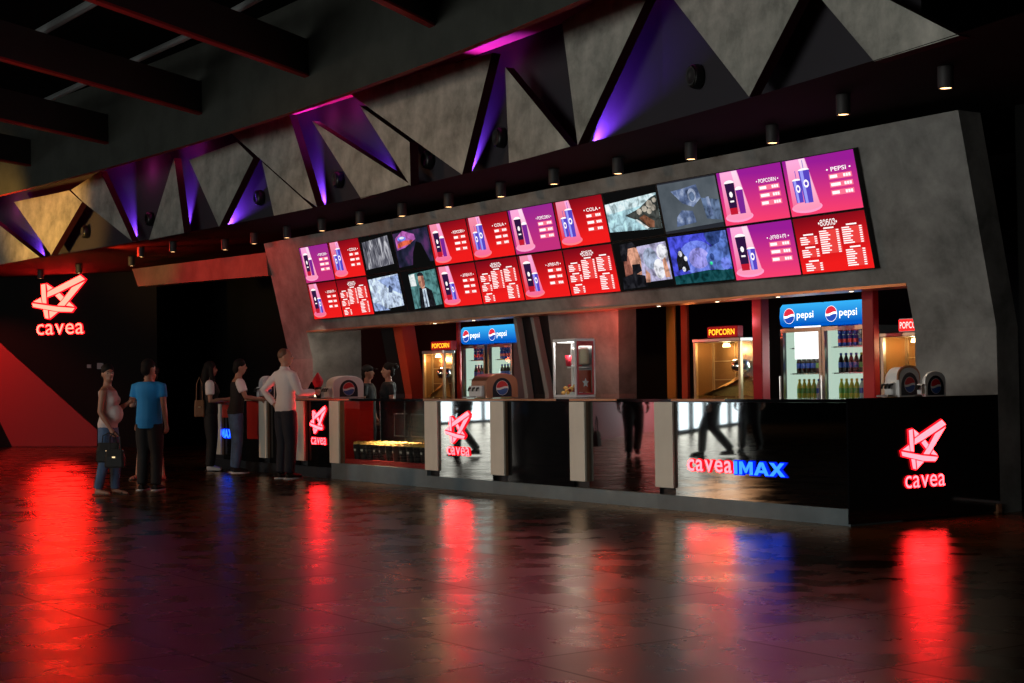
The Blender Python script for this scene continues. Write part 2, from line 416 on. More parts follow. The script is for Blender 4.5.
PANELS = [  # outline in the photograph, words for the label
 ([(-6, 221), (39.5, 257), (-6, 266)], 'warm lit concrete triangle at the far left end of the fascia'),
 ([(14, 202), (69, 190.5), (82, 202), (51, 255)], 'golden lit downward pointing concrete triangle above the wall sign'),
 ([(71, 190), (100, 171), (132, 241), (83, 202)], 'golden slanted concrete triangle right of the pointed golden one'),
 ([(174, 158), (184, 233), (149, 240)], 'narrow upright grey concrete triangle between two purple recesses'),
 ([(189, 160), (237, 142), (253, 158), (219, 227)], 'kite shaped grey concrete panel pointing down, left part of the fascia'),
 ([(231, 133), (289, 114), (317, 207), (303, 197)], 'dark slanted concrete triangle left of the double purple recess'),
 ([(262, 162), (313, 208), (274, 216)], 'small low concrete triangle under the dark slanted one'),
 ([(312, 121), (410.5, 184.5), (361, 198.5)], 'pale slanted concrete triangle crossing the double purple recess'),
 ([(359.5, 105.5), (409.5, 142), (410.5, 186)], 'thin pale concrete triangle beside the widest downward triangle'),
 ([(347, 92), (492, 52.7), (462, 174.6)], 'widest downward pointing concrete triangle in the middle of the fascia'),
 ([(505, 67), (570, 146.5), (509, 163.5)], 'upright concrete triangle right of the widest downward one'),
 ([(562, 22), (598, 0), (625, -16), (656, -22), (577.6, 145)], 'tall tapering concrete panel right of the black recess'),
 ([(660, -18), (812, -26), (749, 96.7)], 'broad downward concrete triangle beside the round speaker'),
 ([(810, -14), (866, -12), (959, 35.7), (874, 61.5)], 'rightmost concrete panel, pointing to the right'),
]
for pts, lab in PANELS:
    c3 = [curt(*p) for p in pts]
    base = Vector((sum(p.x for p in c3)/len(c3), sum(p.y for p in c3)/len(c3), min(p.z for p in c3)))
    t = thing('fascia_panel', lab, 'wall panel', base, group='concrete triangles along the ceiling fascia')
    b = MB(); loc = [p-base for p in c3]
    b.poly([p+Vector((0, .001, 0)) for p in loc], 'panel_concrete'); b.build('face', t)
    b = MB(); q = [p+Vector((0, .13, 0)) for p in loc]
    for i in range(len(loc)):
        j = (i+1) % len(loc); b.poly([loc[i]+Vector((0, .002, 0)), loc[j]+Vector((0, .002, 0)), q[j], q[i]], 'prism_side')
    b.poly(q, 'prism_side'); b.build('edge', t)

# roof beams with red lower flange, and pipes
bd = Vector((-.555, .832, 0))
for i, (px, py) in enumerate([(424, 23), (298, 74), (194, 113), (97, 142), (16, 164)]):
    e = PZ(px, py, 5.5); e = Vector((e.x, e.y, 5.5))
    t = thing('roof_beam', 'dark steel roof beam with red lower edge, ' + ['nearest to the camera at the top', 'second from the right, ending above the grey bulkhead', 'third from the right in the dark ceiling', 'fourth from the right, short in view', 'farthest one at the left picture edge'][i], 'beam', e, group='roof beams in the dark ceiling')
    n = Vector((bd.y, -bd.x, 0))
    def beam(mb, w, z0, z1, m):
        a, c = Vector((0, 0, 0))+bd*.35, -bd*11
        mb.hexa([a-n*w+Vector((0, 0, z0)), a+n*w+Vector((0, 0, z0)), a+n*w+Vector((0, 0, z1)), a-n*w+Vector((0, 0, z1)),
                 c-n*w+Vector((0, 0, z0)), c+n*w+Vector((0, 0, z0)), c+n*w+Vector((0, 0, z1)), c-n*w+Vector((0, 0, z1))], m)
    b = MB(); beam(b, .05, .03, .50, 'steel_dark'); b.build('web', t)
    b = MB(); beam(b, .055, 0, .03, 'red_paint'); b.build('lower_flange', t)
for i, (p0, p1, r) in enumerate([((0, 55), (92, 3), .06), ((32, 107), (186, 37), .05), ((186, 37), (262, -4), .05), ((97, 130), (262, 70), .09), ((262, 132-62), (420, 2), .05)]):
    a, c = PZ(*p0, 6.1), PZ(*p1, 6.1); d = (c-a).normalized()
    b = MB(); b.tube([a-d*.2, c+d*.2], r, 'grey_plastic', 8)
    tag(b.build('ceiling_pipe'), 'grey pipe under the dark roof, ' + ['crossing the top left corner', 'between the first beams from the left', 'next length toward the top edge', 'thick duct close to the bulkhead', 'highest one above the bulkhead'][i], 'pipe', 'pipes under the roof')

# daylight side of the lobby (seen mirrored in the counter front) and an added fill glazing
def mir(px, py): p = PZ(px, py); return Vector((p.x, -p.y, 0))
emis('daylight', (.86, .95, 1.0), 3.0)
def glazing(name, a, c, h, npan, m='daylight'):
    d = (c-a); L = d.length; d.normalize(); nn = Vector((-d.y, d.x, 0))
    if (Vector((-6, -2, 0))-a).dot(nn) < 0: nn = -nn
    fr = MB(); pn = MB()
    pn.poly([a+Vector((0, 0, .05)), c+Vector((0, 0, .05)), c+Vector((0, 0, h)), a+Vector((0, 0, h))], m)
    w = struct(pn.build(name))
    for i in range(npan+1):
        p = a+d*(L*i/npan); fr.tube([p+nn*.05, p+nn*.05+Vector((0, 0, h))], .07, 'steel_dark', 6)
    for z in (.05, 1.05, h): fr.tube([a+nn*.05+Vector((0, 0, z)), c+nn*.05+Vector((0, 0, z))], .05, 'steel_dark', 6)
    fr.build('window_frame', w)
g0, g1 = mir(672, 435), mir(737, 425)
glazing('window_1', g0, g1, 4.6, 5)
h0, h1 = mir(436, 425), mir(508, 421)
glazing('window_2', h0, h1, 5.2, 5)
emis('fill_front', (.97, .97, .92), 5.8)
glazing('fill_glazing', Vector((-6, -25, 0)), Vector((9, -25, 0)), 5.6, 7, 'fill_front')  # unseen glazing added behind the camera to light the wall and posts
r0, r1 = mir(588, 442), mir(660, 429.5)
b = MB(); b.prism([r0, r1, r1+Vector((0, 0, 3.0)), r0+Vector((0, 0, 3.0))], (-.4, -.1, 0), 'red_paint'); struct(b.build('wall_lobby'))
k0 = mir(738, 425); b = MB(); b.prism([k0, k0+Vector((-3, -22, 0)), k0+Vector((-3, -22, 5)), k0+Vector((0, 0, 5))], (-.3, 0, 0), 'black_wall'); struct(b.build('wall_side'))

# ================================================================ LAMPS
DL = [(945.8, 88.7), (843.4, 115), (772.6, 143.4), (691, 159.6), (618, 174), (554, 184.5), (501, 197), (448.7, 207.3), (402, 216.4), (360, 224), (322, 231), (287, 238), (254, 244), (225, 250), (173, 252), (141, 257)]
emis('lamp_warm', (1.0, .55, .22), 6.0)
ORD = ['first', 'second', 'third', 'fourth', 'fifth', 'sixth', 'seventh', 'eighth', 'ninth', 'tenth', 'eleventh', 'twelfth', 'thirteenth', 'fourteenth', 'fifteenth', 'sixteenth', 'seventeenth', 'eighteenth', 'nineteenth']
DLP = [PZ(*p, 3.76) for p in DL]
DLP += [Vector((-20.1, 0.9, 3.76)), Vector((-22.4, .6, 3.76)), Vector((-24.2, .35, 3.76))]
body = None
for i, p in enumerate(DLP):
    lab = 'small dark cylinder downlight with glowing warm end, ' + ORD[i] + ' from the right in the row'
    if body is None:
        b = MB(); b.lathe([(.02, .19), (.066, .19), (.068, .18), (.068, .02), (.064, 0), (.056, 0), (.056, .012), (.01, .012)], 'steel_dark', n=14); body = b.mesh('housing', True)
        b = MB(); b.lathe([(.001, .011), (.05, .011), (.05, .006), (.001, .004)], 'lamp_warm', n=12); disc = b.mesh('lamp_face')
    t = thing('ceiling_downlight', lab, 'downlight', p, group='downlights along the soffit')
    link('housing', body, t); link('lamp_face', disc, t)
    lamp('downlight_beam', 'SPOT', (p.x, p.y, p.z-.02), 26 if i > 2 else 70, (1, .76, .52), target=(p.x, p.y-.15, 0), size=.04, cone=1.05, blend=.8)

# purple up-lighters in the fascia recesses
def uplight(px, py, tx, ty, en, col, lab, cone=.9):
    p = curt(px, py, .40); p = Vector((p.x, p.y-.05, ZS+.035)); q = curt(tx, ty, .385)
    t = thing('accent_spotlight', lab, 'spotlight', (p.x, p.y, ZS+.05), group='coloured spotlights in the fascia recesses')
    b = MB(); b.lathe([(.022, -.045), (.022, -.025), (.016, -.02), (.001, -.02)], 'steel_dark', n=8); b.build('base', t, True)
    lamp('accent_beam', 'SPOT', p, en, col, target=q, size=.015, cone=cone*1.25, blend=.9)
PUR = (.22, .05, 1.0)
for px, py, tx, ty, en, lab, cone in [
    (590, 141, 640, 62, 1016, 'purple spotlight at the foot of the large recess beside the round speaker', .75),
    (470, 171, 494, 72, 1016, 'purple spotlight beside the widest concrete triangle', .6),
    (327, 203, 304, 132, 1016, 'purple spotlight at the foot of the left half of the double recess', .7),
    (404, 178, 350, 128, 1016, 'purple spotlight at the foot of the right half of the double recess', .7),
    (226, 223, 262, 172, 937, 'purple spotlight right of the kite shaped panel', .7),
    (188, 229, 191, 172, 1016, 'purple spotlight right of the narrow upright triangle', .6),
    (138, 238, 124, 186, 1016, 'purple spotlight right of the golden slanted triangle', .7),
    (46, 252, 26, 222, 785, 'purple spotlight at the far left of the fascia', .7)]:
    uplight(px, py, tx, ty, en, PUR, lab, cone)
for i, (px, py, en) in enumerate([(498, 62, 1.0), (318, 116, 2.6), (343, 107, 2.6), (140, 170, 3.2), (188, 160, 1.6), (6, 209, 3)]):
    p = curt(px, py, .15); lamp('magenta_glow', 'POINT', p, en, (1, .08, .55), size=.05)
# red wash on the left part of the soffit and menu wall
lamp('red_wash', 'SPOT', (-18.4, -.3, 3.75), 230, (1, .03, .008), target=(-17.8, 1.7, 3.4), size=.1, cone=2.3)
lamp('red_wash', 'SPOT', (-14.6, -.6, 3.7), 42, (1, .05, .012), target=(-15.2, 1.7, 2.9), size=.1, cone=1.4)
lamp('red_wash', 'POINT', (-23.0, .6, 3.6), 12, (1, .04, .03), size=.15)
lamp('red_wash', 'SPOT', tuple(WO+WD*(-3)+WN*2.0+Vector((0, 0, 3.6))), 260, (1, .05, .03), target=tuple(WO+WD*(-1.2)+Vector((0, 0, .6))), size=.15, cone=1.3)
lamp('warm_wash', 'SPOT', (-19.8, -3.4, 3.3), 620, (1, .50, .10), target=(-20.8, -.6, 4.6), size=.2, cone=1.2)

lamp('lobby_lamp', 'SPOT', (-14.5, -11.5, 4.6), 820, (1, .52, .26), target=(-10.0, -2.6, 1.2), size=.25, cone=.9)
# speakers on the recess wall
spk = None
for (px, py), lab in [((699, 77), 'black oval speaker in the large recess at the right'), ((503, 138), 'black oval speaker beside the widest concrete triangle'), ((431, 160), 'black oval speaker in the dark gap left of the widest triangle'),
                      ((341, 180), 'black oval speaker in the double purple recess'), ((262, 198), 'black oval speaker right of the kite shaped panel'), ((152, 219), 'black oval speaker left of the narrow upright triangle'), ((88, 232), 'black oval speaker between the golden triangles')]:
    p = curt(px, py, .38)
    t = thing('wall_speaker', lab, 'speaker', p, group='speakers in the fascia recesses'); t.scale = (.85, .85, .85)
    if spk is None:
        b = MB(); b.lathe([(.001, -.13), (.08, -.13), (.105, -.11), (.115, -.03), (.10, .02), (.001, .02)], 'black_matt', n=16, ax='y')
        for v in range(len(b.v)): x, y, z = b.v[v]; b.v[v] = (x, y, z*1.35)
        spk = b.mesh('cabinet', True)
        b = MB(); b.lathe([(.07, -.135), (.085, -.143), (.092, -.135)], 'steel_dark', n=16, ax='y')
        for v in range(len(b.v)): x, y, z = b.v[v]; b.v[v] = (x, y, z*1.35)
        spr = b.mesh('grille_ring', True)
    link('cabinet', spk, t); link('grille_ring', spr, t)

# ================================================================ COUNTER
HC = 1.135
ZP = .15
POSTS = [(-2.70, -2.41), (-4.18, -3.90), (-5.78, -5.49), (-7.305, -6.995), (-9.93, -9.65), (-10.99, -10.73), (-12.27, -12.02), (-14.0, -13.74)]
def unit(label, x0, x1, post, panel, zp=ZP, pmat='mirror_black', inner=True, pl='plinth'):
    t = thing('counter_unit', label, 'counter', (x0, 0, 0))
    w = x1-x0
    b = MB(); b.box(.0, w, .09, .70, zp, 1.09, 'black_matt')
    if inner: b.build('body', t)
    b = MB(); b.box(0, w, .03, .70, 0, zp, pl); b.build('plinth', t)
    if post:
        a, c = post[0]-x0, post[1]-x0
        b = MB(); b.rbox(a, c, 0, .03, .225, 1.10, 'cream', .004); p = b.build('post', t)
        b = MB(); b.box(a+.01, c+.0, .03, .10, .225, 1.10, 'wood_side'); b.build('post_side', t)
    if panel:
        a = (post[1]-x0 if post else 0)+.0
        b = MB(); b.box(a, w, panel[0], panel[0]+.02, zp, 1.095, pmat); b.build('front_panel', t)
    return t
u1 = unit('black mirror-fronted counter unit at the right corner with the double sign', -2.70, -.02, POSTS[0], (.035,))
u2 = unit('mirror-fronted counter unit left of the double sign, between two cream posts', -4.18, -2.70, POSTS[1], (.06,))
u3 = unit('plain black counter unit between the logo unit and the mirrored unit', -5.78, -4.18, POSTS[2], (.06,), pmat='black_gloss')
u4 = unit('counter unit carrying the pink logo sign right of the popcorn display', -7.305, -5.78, POSTS[3], (.03,))
u6 = unit('narrow black counter unit with pink logo left of the popcorn display', -10.99, -9.93, POSTS[5], (.06,), pmat='black_gloss', pl='black_matt')
u7 = unit('black counter unit behind the man in the white shirt', -12.27, -10.99, POSTS[6], (.06,), pmat='black_gloss', pl='black_matt')
u8 = unit('dark counter unit at the far left end with small blue sign', -14.3, -12.27, POSTS[7], (.06,), pmat='black_gloss', pl='black_matt')
b = MB(); b.box(1.50, 2.02, .045, .06, .50, 1.09, 'red_paint'); b.build('red_panel', u8)
# corner end block
t = thing('counter_end', 'tall black end of the counter with the large pink logo sign', 'counter', (0, 0, 0))
b = MB(); b.box(-.02, 0.0, 0, 2.045, 0.02, 1.135, 'black_gloss'); b.build('end_panel', t)
b = MB(); b.rbox(-.06, .02, 1.98, 2.05, 0, .09, 'copper', .008); b.build('corner_foot', t)
t = thing('counter_return', 'dark short counter arm behind the black counter end', 'counter', (-.6, .72, 0))
b = MB(); b.box(0, .575, 0, 1.3, .0, 1.095, 'black_matt'); b.build('body', t)
mat('vit_red', (.75, .015, .01), .35)
# vitrine with popcorn tubs
VX0, VX1 = -9.65, -7.305
t = thing('display_unit', 'glass-fronted counter display with red back wall, full of popcorn tubs', 'display case', (-9.93, 0, 0))
o = -9.93
b = MB(); b.box(0, VX1-o, .03, .70, 0, .225, 'plinth'); b.build('plinth', t)
b = MB(); b.rbox(0, .28, 0, .03, .225, 1.10, 'cream', .004); b.build('post', t)
b = MB(); b.box(.01, .28, .03, .10, .225, 1.10, 'wood_side'); b.build('post_side', t)
b = MB(); b.box(.30, VX1-o, .10, .66, .226, .29, 'red_paint'); b.build('shelf', t)
b = MB(); b.box(.28, .30, .10, .55, .226, 1.09, 'vit_red'); b.build('side_panel', t)
b = MB(); b.box(.30, VX1-o, .66, .68, .25, 1.09, 'black_matt'); b.build('back_panel', t)
for x0, x1 in ((.75, 1.15), (1.30, 1.75)): b = MB(); b.box(x0, x1, .60, .61, .50, .98, 'glass_green'); b.build('sliding_door', t)
b = MB(); b.box(.30, VX1-o, .05, .056, .226, 1.10, 'glass_green'); b.build('front_glass', t)
for xx in (.95, 1.62):
    b = MB(); b.tube([(xx, .30, .55), (xx, .30, 1.09)], .008, 'chrome', 6); b.build('support_rod', t)
b = MB()
for x0, x1 in ((1.25, 1.62), (1.70, 2.2)):
    b.tube([(x0, .35, .62), (x1, .35, .62), (x1, .35, .92), (x0, .35, .92), (x0, .35, .62)], .007, 'chrome', 5)
b.build('door_frame', t)
lamp('display_light', 'AREA', (-8.6, .30, 1.07), 26, (1, .74, .50), target=(-8.5, .36, 0), size=.5)
# popcorn tubs
mat('popcorn', (.95, .46, .12), .7, noise=.3, nscale=60)
mat('tub', (.02, .016, .018), .4); mat('tub_red', (.32, .02, .02), .5); mat('tub_white', (.6, .55, .5), .5)
b = MB(); b.lathe([(.001, 0), (.062, 0), (.064, .005), (.085, .235), (.088, .24), (.08, .24), (.001, .22)], 'tub', n=14); m_tub = b.mesh('tub', True)
b = MB(); b.lathe([(.0632, .004), (.0655, .03), (.0645, .03)], 'tub_red', n=14); b.poly([(-.02, -.0785, .13), (.02, -.0785, .13), (.02, -.0815, .165), (-.02, -.0815, .165)], 'tub_white'); m_band = b.mesh('printed_band', True)
b = MB(); rr = random.Random(3)
b.lathe([(.001, .20), (.08, .225), (.075, .25), (.04, .268), (.001, .272)], 'popcorn', n=12)
for k in range(22):
    a, r = rr.random()*6.28, rr.random()**.6*.066; b.ell((r*math.cos(a), r*math.sin(a), .255+.018*(1-r/.07)+rr.random()*.012), .018, .018, .015, 'popcorn', 6, 3)
m_pop = b.mesh('popcorn_heap', True)
tubgroup = 'popcorn tubs in the glass counter display'
n = 0
for row, yy in ((0, .19), (1, .40)):
    for k in range(12):
        x = -9.50+.095+k*.182+(.04 if row else 0)
        if x > VX1-.1: continue
        t = thing('popcorn_tub', ('black tub of popcorn in the front row behind the glass, ' if row == 0 else 'black tub of popcorn in the back row behind the glass, ')+ORD[k]+' from the left', 'popcorn tub', (x, yy, .291), (0, 0, rr.uniform(-.4, .4)), tubgroup); t.scale = (.98, .98, .86)
        link('tub', m_tub, t); link('printed_band', m_band, t); link('popcorn_heap', m_pop, t)
# worktop
t = thing('worktop', 'long copper-edged counter top running the length of the bar', 'worktop', (0, 0, 0))
b = MB(); b.box(-14.3, -.021, -.012, .75, 1.10, HC-.006, 'black_gloss'); b.box(-.6, -.021, .75, 2.04, 1.10, HC-.006, 'black_gloss'); b.build('slab', t)
b = MB(); b.box(-14.3, -12.3, -.018, -.012, 1.103, HC-.002, 'cream'); b.build('front_edge', t)
for x0, x1 in ((-12.3, -9.3), (-7.3, -4.4), (-4.15, -3.3), (-2.4, -1.6)): b = MB(); b.box(x0, x1, -.018, -.012, 1.108, HC-.004, 'copper'); b.build('front_edge', t)
b = MB()
for x0, x1 in ((-9.6, -7.35), (-5.45, -4.2), (-3.2, -2.72)): b.box(x0, x1, -.03, .3, HC-.006, HC, 'glass_green')
b.build('glass_top', t)

# ================================================================ SIGNS
LOGO = [[(188, 125), (233, 117), (243, 303), (202, 296), (194, 238)],
        [(241, 116), (305, 160), (252, 188)],
        [(246, 246), (250, 194), (310, 165), (560, 51), (608, 93), (476, 152), (350, 208)],
        [(606, 108), (412, 330), (342, 324), (400, 262), (480, 162)],
        [(322, 230), (366, 206), (408, 248), (376, 286)],
        [(112, 281), (190, 243), (199, 298)],
        [(101, 292), (338, 333), (510, 352), (480, 388), (340, 380), (112, 330)],
        [(424, 328), (455, 292), (508, 342)],
        [(207, 354), (255, 362), (262, 445), (225, 436)],
        [(271, 445), (264, 368), (350, 384)]]
emis('neon_pink', (26.0, .50, .62), 1.0); emis('neon_warm', (40.0, .58, .40), 1.0)
emis('neon_red', (2.2, .012, .03), 1.0); emis('neon_blue', (.06, .42, 6.0), 1.0); emis('neon_deepblue', (.0, .02, 1.2), 1.0)
def grow(poly, d):
    out = []; n = len(poly)
    ar = sum(poly[i][0]*poly[(i+1) % n][1]-poly[(i+1) % n][0]*poly[i][1] for i in range(n)); sg = 1 if ar > 0 else -1
    for i in range(n):
        p, q, r = poly[i-1], poly[i], poly[(i+1) % n]
        def nrm(a, c):
            dx, dy = c[0]-a[0], c[1]-a[1]; L = math.hypot(dx, dy) or 1; return (dy/L*sg, -dx/L*sg)
        n1, n2 = nrm(p, q), nrm(q, r); mx, my = n1[0]+n2[0], n1[1]+n2[1]; L = math.hypot(mx, my) or 1
        mx, my = mx/L, my/L; c = max(.55, mx*n1[0]+my*n1[1]); out.append((q[0]+mx*d/c, q[1]+my*d/c))
    return out
def letters(t, txt, x0, x1, z0, zh, depth, m, mh, bold=.012, halo=.010, lower=True):
    """raised glowing letters, each its own part; x0..x1 overall width, zh x-height"""
    adv = []; gl = []
    for ch in txt:
        vs, fs = text_polys(ch, 1.0, bold); a = min(v[0] for v in vs); c = max(v[0] for v in vs); gl.append((vs, fs, a, c)); adv.append(c-a)
    gap = .075; tot = sum(adv)+gap*(len(txt)-1); k = (x1-x0)/tot; x = x0
    hmax = max(v[1] for v in gl[0][0]) if lower else max(v[1] for v in gl[0][0]); kz = zh/hmax
    for ch, (vs, fs, a, c) in zip(txt, gl):
        P = [(x+(v[0]-a)*k, z0+v[1]*kz) for v in vs]; n = len(P)
        ed = {}
        for f in fs:
            for i in range(len(f)): e = (f[i], f[(i+1) % len(f)]); ed[e] = 1
        side = [e for e in ed if (e[1], e[0]) not in ed]
        b = MB(); b.raw([(p[0], -depth, p[1]) for p in P], fs, m)
        b.raw([(p[0], -depth, p[1]) for p in P]+[(p[0], -.006, p[1]) for p in P], [(e[0], e[1], e[1]+n, e[0]+n) for e in side], mh)
        lt = b.build('letter', t)
        if halo:
            vs2, fs2 = text_polys(ch, 1.0, bold+halo/kz)
            b = MB(); b.raw([(x+(v[0]-a)*k, -.004, z0+v[1]*kz) for v in vs2], fs2, mh); b.build('halo', lt)
        x += (c-a)*k+gap*k
BLK = [[(0, 0), (.5, 0), (.5, 2), (0, 2)],
       [(.75, 0), (1.2, 0), (1.2, 1.2), (1.62, .25), (1.85, .25), (2.27, 1.2), (2.27, 0), (2.75, 0), (2.75, 2), (2.2, 2), (1.74, .95), (1.27, 2), (.75, 2)],
       [(2.9, 0), (3.45, 0), (3.6, .4), (4.35, .4), (4.5, 0), (5.05, 0), (4.27, 2), (3.7, 2)],
       [(5.05, 0), (5.68, 0), (6.15, .68), (6.65, 0), (7.3, 0), (6.5, 1.03), (7.22, 2), (6.6, 2), (6.17, 1.4), (5.75, 2), (5.12, 2), (5.84, 1.03)]]
def block(t, x0, x1, z0, h, d, m='neon_blue', mh='neon_deepblue'):
    kx = (x1-x0)/7.3; kz = h/2.0
    for i, pl in enumerate(BLK):
        b = MB(); b.prism([(x0+p[0]*kx, -d, z0+p[1]*kz) for p in pl], (0, d-.006, 0), m, mh); lt = b.build('letter', t)
        if i == 2: c = MB(); c.poly([(x0+3.75*kx, -d-.001, z0+.78*kz), (x0+4.2*kx, -d-.001, z0+.78*kz), (x0+3.98*kx, -d-.001, z0+1.42*kz)], 'black_gloss'); c.build('counter_shape', lt)
        b = MB(); b.poly([(x0+p[0]*kx, -.004, z0+p[1]*kz) for p in grow(pl, .16)], mh); b.build('halo', lt)
def logo_sign(label, loc, rotz, height, m='neon_pink', mh='neon_red', wk=1.0):
    t = thing('logo_sign', label, 'illuminated sign', loc, (0, 0, rotz), 'glowing logo signs')
    k = height/540.0; f = lambda p: ((p[0]-355)*k*wk, (320-p[1])*k)
    d = .018*height/.6
    for pl in LOGO:
        q = [f(p) for p in grow(pl, -2)]
        b = MB(); b.prism([(p[0], -d, p[1]) for p in q], (0, d-.008, 0), m, mh); b.build('ribbon', t)
    b = MB()
    for i, pl in enumerate(LOGO): b.poly([(f(p)[0], -.005-.0002*i, f(p)[1]) for p in grow(pl, 7)], mh)
    b.build('halo', t)
    letters(t, 'cavea', (142-355)*k*wk, (585-355)*k*wk, (320-588)*k, 96*k, d*.8, m, mh, halo=.006*height/.6, bold=.0)
    return t
# on the far wall
p0, p1 = onwall(58, 276), onwall(58, 334.5)
c = (p0+p1)/2+WN*.01+WD*.05; hh = abs(p0.z-p1.z)
logo_sign('large warm glowing logo sign high on the black wall at the left', c, math.atan2(WD.y, WD.x), hh, 'neon_warm', wk=1.16)
c = PX(922.5, 453.5, 0.0); logo_sign('pink glowing logo sign on the black counter end at the right', (.004, c.y, c.z), math.pi/2, .615, wk=1.07)
c = PY(458.5, 433, .028); logo_sign('pink glowing logo sign on the mirrored counter unit right of the popcorn display', (c.x, .026, c.z), 0, .545, wk=1.15)
c = PY(319, 425, .058); logo_sign('pink glowing logo sign left of the popcorn display, beside the man in white', (c.x, .056, c.z), 0, .56)
# cavea IMAX lettering
c0 = PY(688.5, 471, .03); c1 = PY(733, 471, .03); c2 = PY(735.5, 471, .03); c3 = PY(786.5, 471, .03)
t = thing('lettering_sign', 'pink and blue glowing lettering on the mirrored corner counter unit', 'illuminated sign', (c0.x, .031, .0))
z0 = PY(690, 467.5, .03).z; 
letters(t, 'cavea', 0, c1.x-c0.x, .415, .115, .015, 'neon_pink', 'neon_red', halo=.006)
block(t, c2.x-c0.x, c3.x-c0.x, .405, .125, .02)
c0 = PY(221.5, 437.5, .055); c1 = PY(233, 437.5, .055)
t = thing('lettering_sign', 'small blue glowing lettering low on the counter at the far left', 'illuminated sign', (c0.x, .054, c0.z))
block(t, 0, c1.x-c0.x, 0, .14, .02)

# ================================================================ MENU SCREENS
emis('s_white', (1.0, .92, .92), 1.15); emis('s_row', (.85, .055, .05), 1.0); emis('s_rowp', (1.0, .18, .30), 1.0)
emis_grad('s_beamr', (.85, .03, .06), (.92, .28, .42)); emis_grad('s_beamp', (.95, .16, .32), (1.0, .42, .72)); emis_grad('s_beam2', (1.0, .32, .5), (1.0, .72, .88))
emis('s_discr', (1.0, .22, .25), 1.0); emis('s_discp', (1.0, .36, .62), 1.0)
emis('s_tub', (.028, .008, .05), 1.0); emis('s_tubred', (.55, .01, .03), 1.0); emis('s_cup', (.10, .06, .55), 1.0); emis('s_cupl', (.35, .35, .95), 1.0); emis('s_violet', (.20, .02, .30), 1.0)
emis('s_black', (.004, .004, .004), 1.0); emis('s_dark', (.02, .022, .03), 1.0)
emis_grad('g_red', (.88, .012, .012), (.20, .003, .010), diag=-.12); emis_grad('g_pur', (.95, .05, .16), (.32, .012, .30), diag=.10)
emis_grad('g_purl', (.55, .03, .20), (.30, .02, .28), diag=-.1)
SK = .99375
PW, PH = 1.052*SK, .624*SK
def disp(mb, m, x0=-.5, x1=.5, z0=-.5, z1=.5):
    mb.poly([(x0*PW*.985, -.032, z0*PH*.975), (x1*PW*.985, -.032, z0*PH*.975), (x1*PW*.985, -.032, z1*PH*.975), (x0*PW*.985, -.032, z1*PH*.975)], m)
class Pic:
    def __init__(s): s.b = MB(); s.y = -.033
    def poly(s, pts, m): s.b.poly([(x*PW, s.y, z*PH) for x, z in pts], m); s.y -= .0004; return s
    def ell(s, x, z, rx, rz, m, n=18, a0=0, a1=6.2832): return s.poly([(x+rx*math.cos(a0+(a1-a0)*i/n), z+rz*math.sin(a0+(a1-a0)*i/n)) for i in range(n)], m)
    def text(s, t, x, z, h, m, w=None): text_flat(s.b, t, x*PW, z*PH, h*PH, s.y, m, .012, w*PW if w else None); s.y -= .0004; return s
def beam(p, pur):
    p.poly([(-.44, .48), (-.17, .48), (-.06, -.36), (-.45, -.36)], 's_beamp' if pur else 's_beamr')
    p.poly([(-.26, .48), (-.18, .48), (-.075, -.30), (-.19, -.30)], 's_beam2' if pur else 's_beamp')
    p.ell(-.255, -.355, .215, .095, 's_discr' if not pur else 's_discp'); p.ell(-.255, -.335, .20, .075, 's_beam2' if pur else 's_beamp')
def tubpic(p, x, z0, z1, w, cap=True):
    p.poly([(x-w*.75, z0), (x+w*.75, z0), (x+w, z1), (x-w, z1)], 's_tub'); p.poly([(x-w*.75, z0), (x+w*.75, z0), (x+w*.79, z0+.12), (x-w*.79, z0+.12)], 's_tubred')
    p.ell(x, z1, w*1.05, .055, 's_white', a0=0, a1=3.3); p.ell(x, (z0+z1)/2+.08, w*.36, .055, 's_white', 7); p.poly([(x-w*.4, (z0+z1)/2-.06), (x+w*.4, (z0+z1)/2-.06), (x+w*.4, (z0+z1)/2-.03), (x-w*.4, (z0+z1)/2-.03)], 's_white')
def cuppic(p, x, z0, z1, w, m='s_cup', straw=True):
    if straw: p.poly([(x-.004, z1), (x+.004, z1), (x+.004, z1+.17), (x-.004, z1+.17)], 's_cup')
    p.poly([(x-w*.8, z0), (x+w*.8, z0), (x+w, z1), (x-w, z1)], m); p.poly([(x-w*.6, z0), (x-w*.1, z0), (x-w*.15, z1), (x-w*.75, z1)], 's_cupl' if m == 's_cup' else 's_violet')
    p.ell(x, z1, w*1.05, .035, 's_white', a0=0, a1=3.3)
    if m == 's_cup': p.ell(x+.005, (z0+z1)/2+.05, w*.5, .07, 's_white', 12); p.ell(x+.005, (z0+z1)/2+.05, w*.28, .035, 's_cup', 10)
def rows(title, pur):
    q = Pic(); q.text('\u2022 '+title+' \u2022', .255, .22, .072, 's_white', .33)
    for i in range(3):
        z = .095-i*.135; x = .255+.02*0
        q.poly([(x-.145, z-.045), (x+.165, z-.045), (x+.165, z+.045), (x-.145, z+.045)], 's_rowp' if pur else 's_row')
        q.poly([(x-.13, z-.026), (x-.13+.10+.03*(i == 1), z-.026), (x-.13+.10+.03*(i == 1), z+.026), (x-.13, z+.026)], 's_white')
        for k in range(3): q.poly([(x+.05+k*.035, z-.026), (x+.078+k*.035, z-.026), (x+.078+k*.035, z+.026), (x+.05+k*.035, z+.026)], 's_white')
    return q
def scr_popcorn(pur):
    p = Pic(); beam(p, pur); tubpic(p, -.32, -.30, .27, .075); cuppic(p, -.185, -.30, .13, .055, 's_violet', False); p.ell(-.185, .14, .058, .05, 's_white', a0=0, a1=3.3); return p
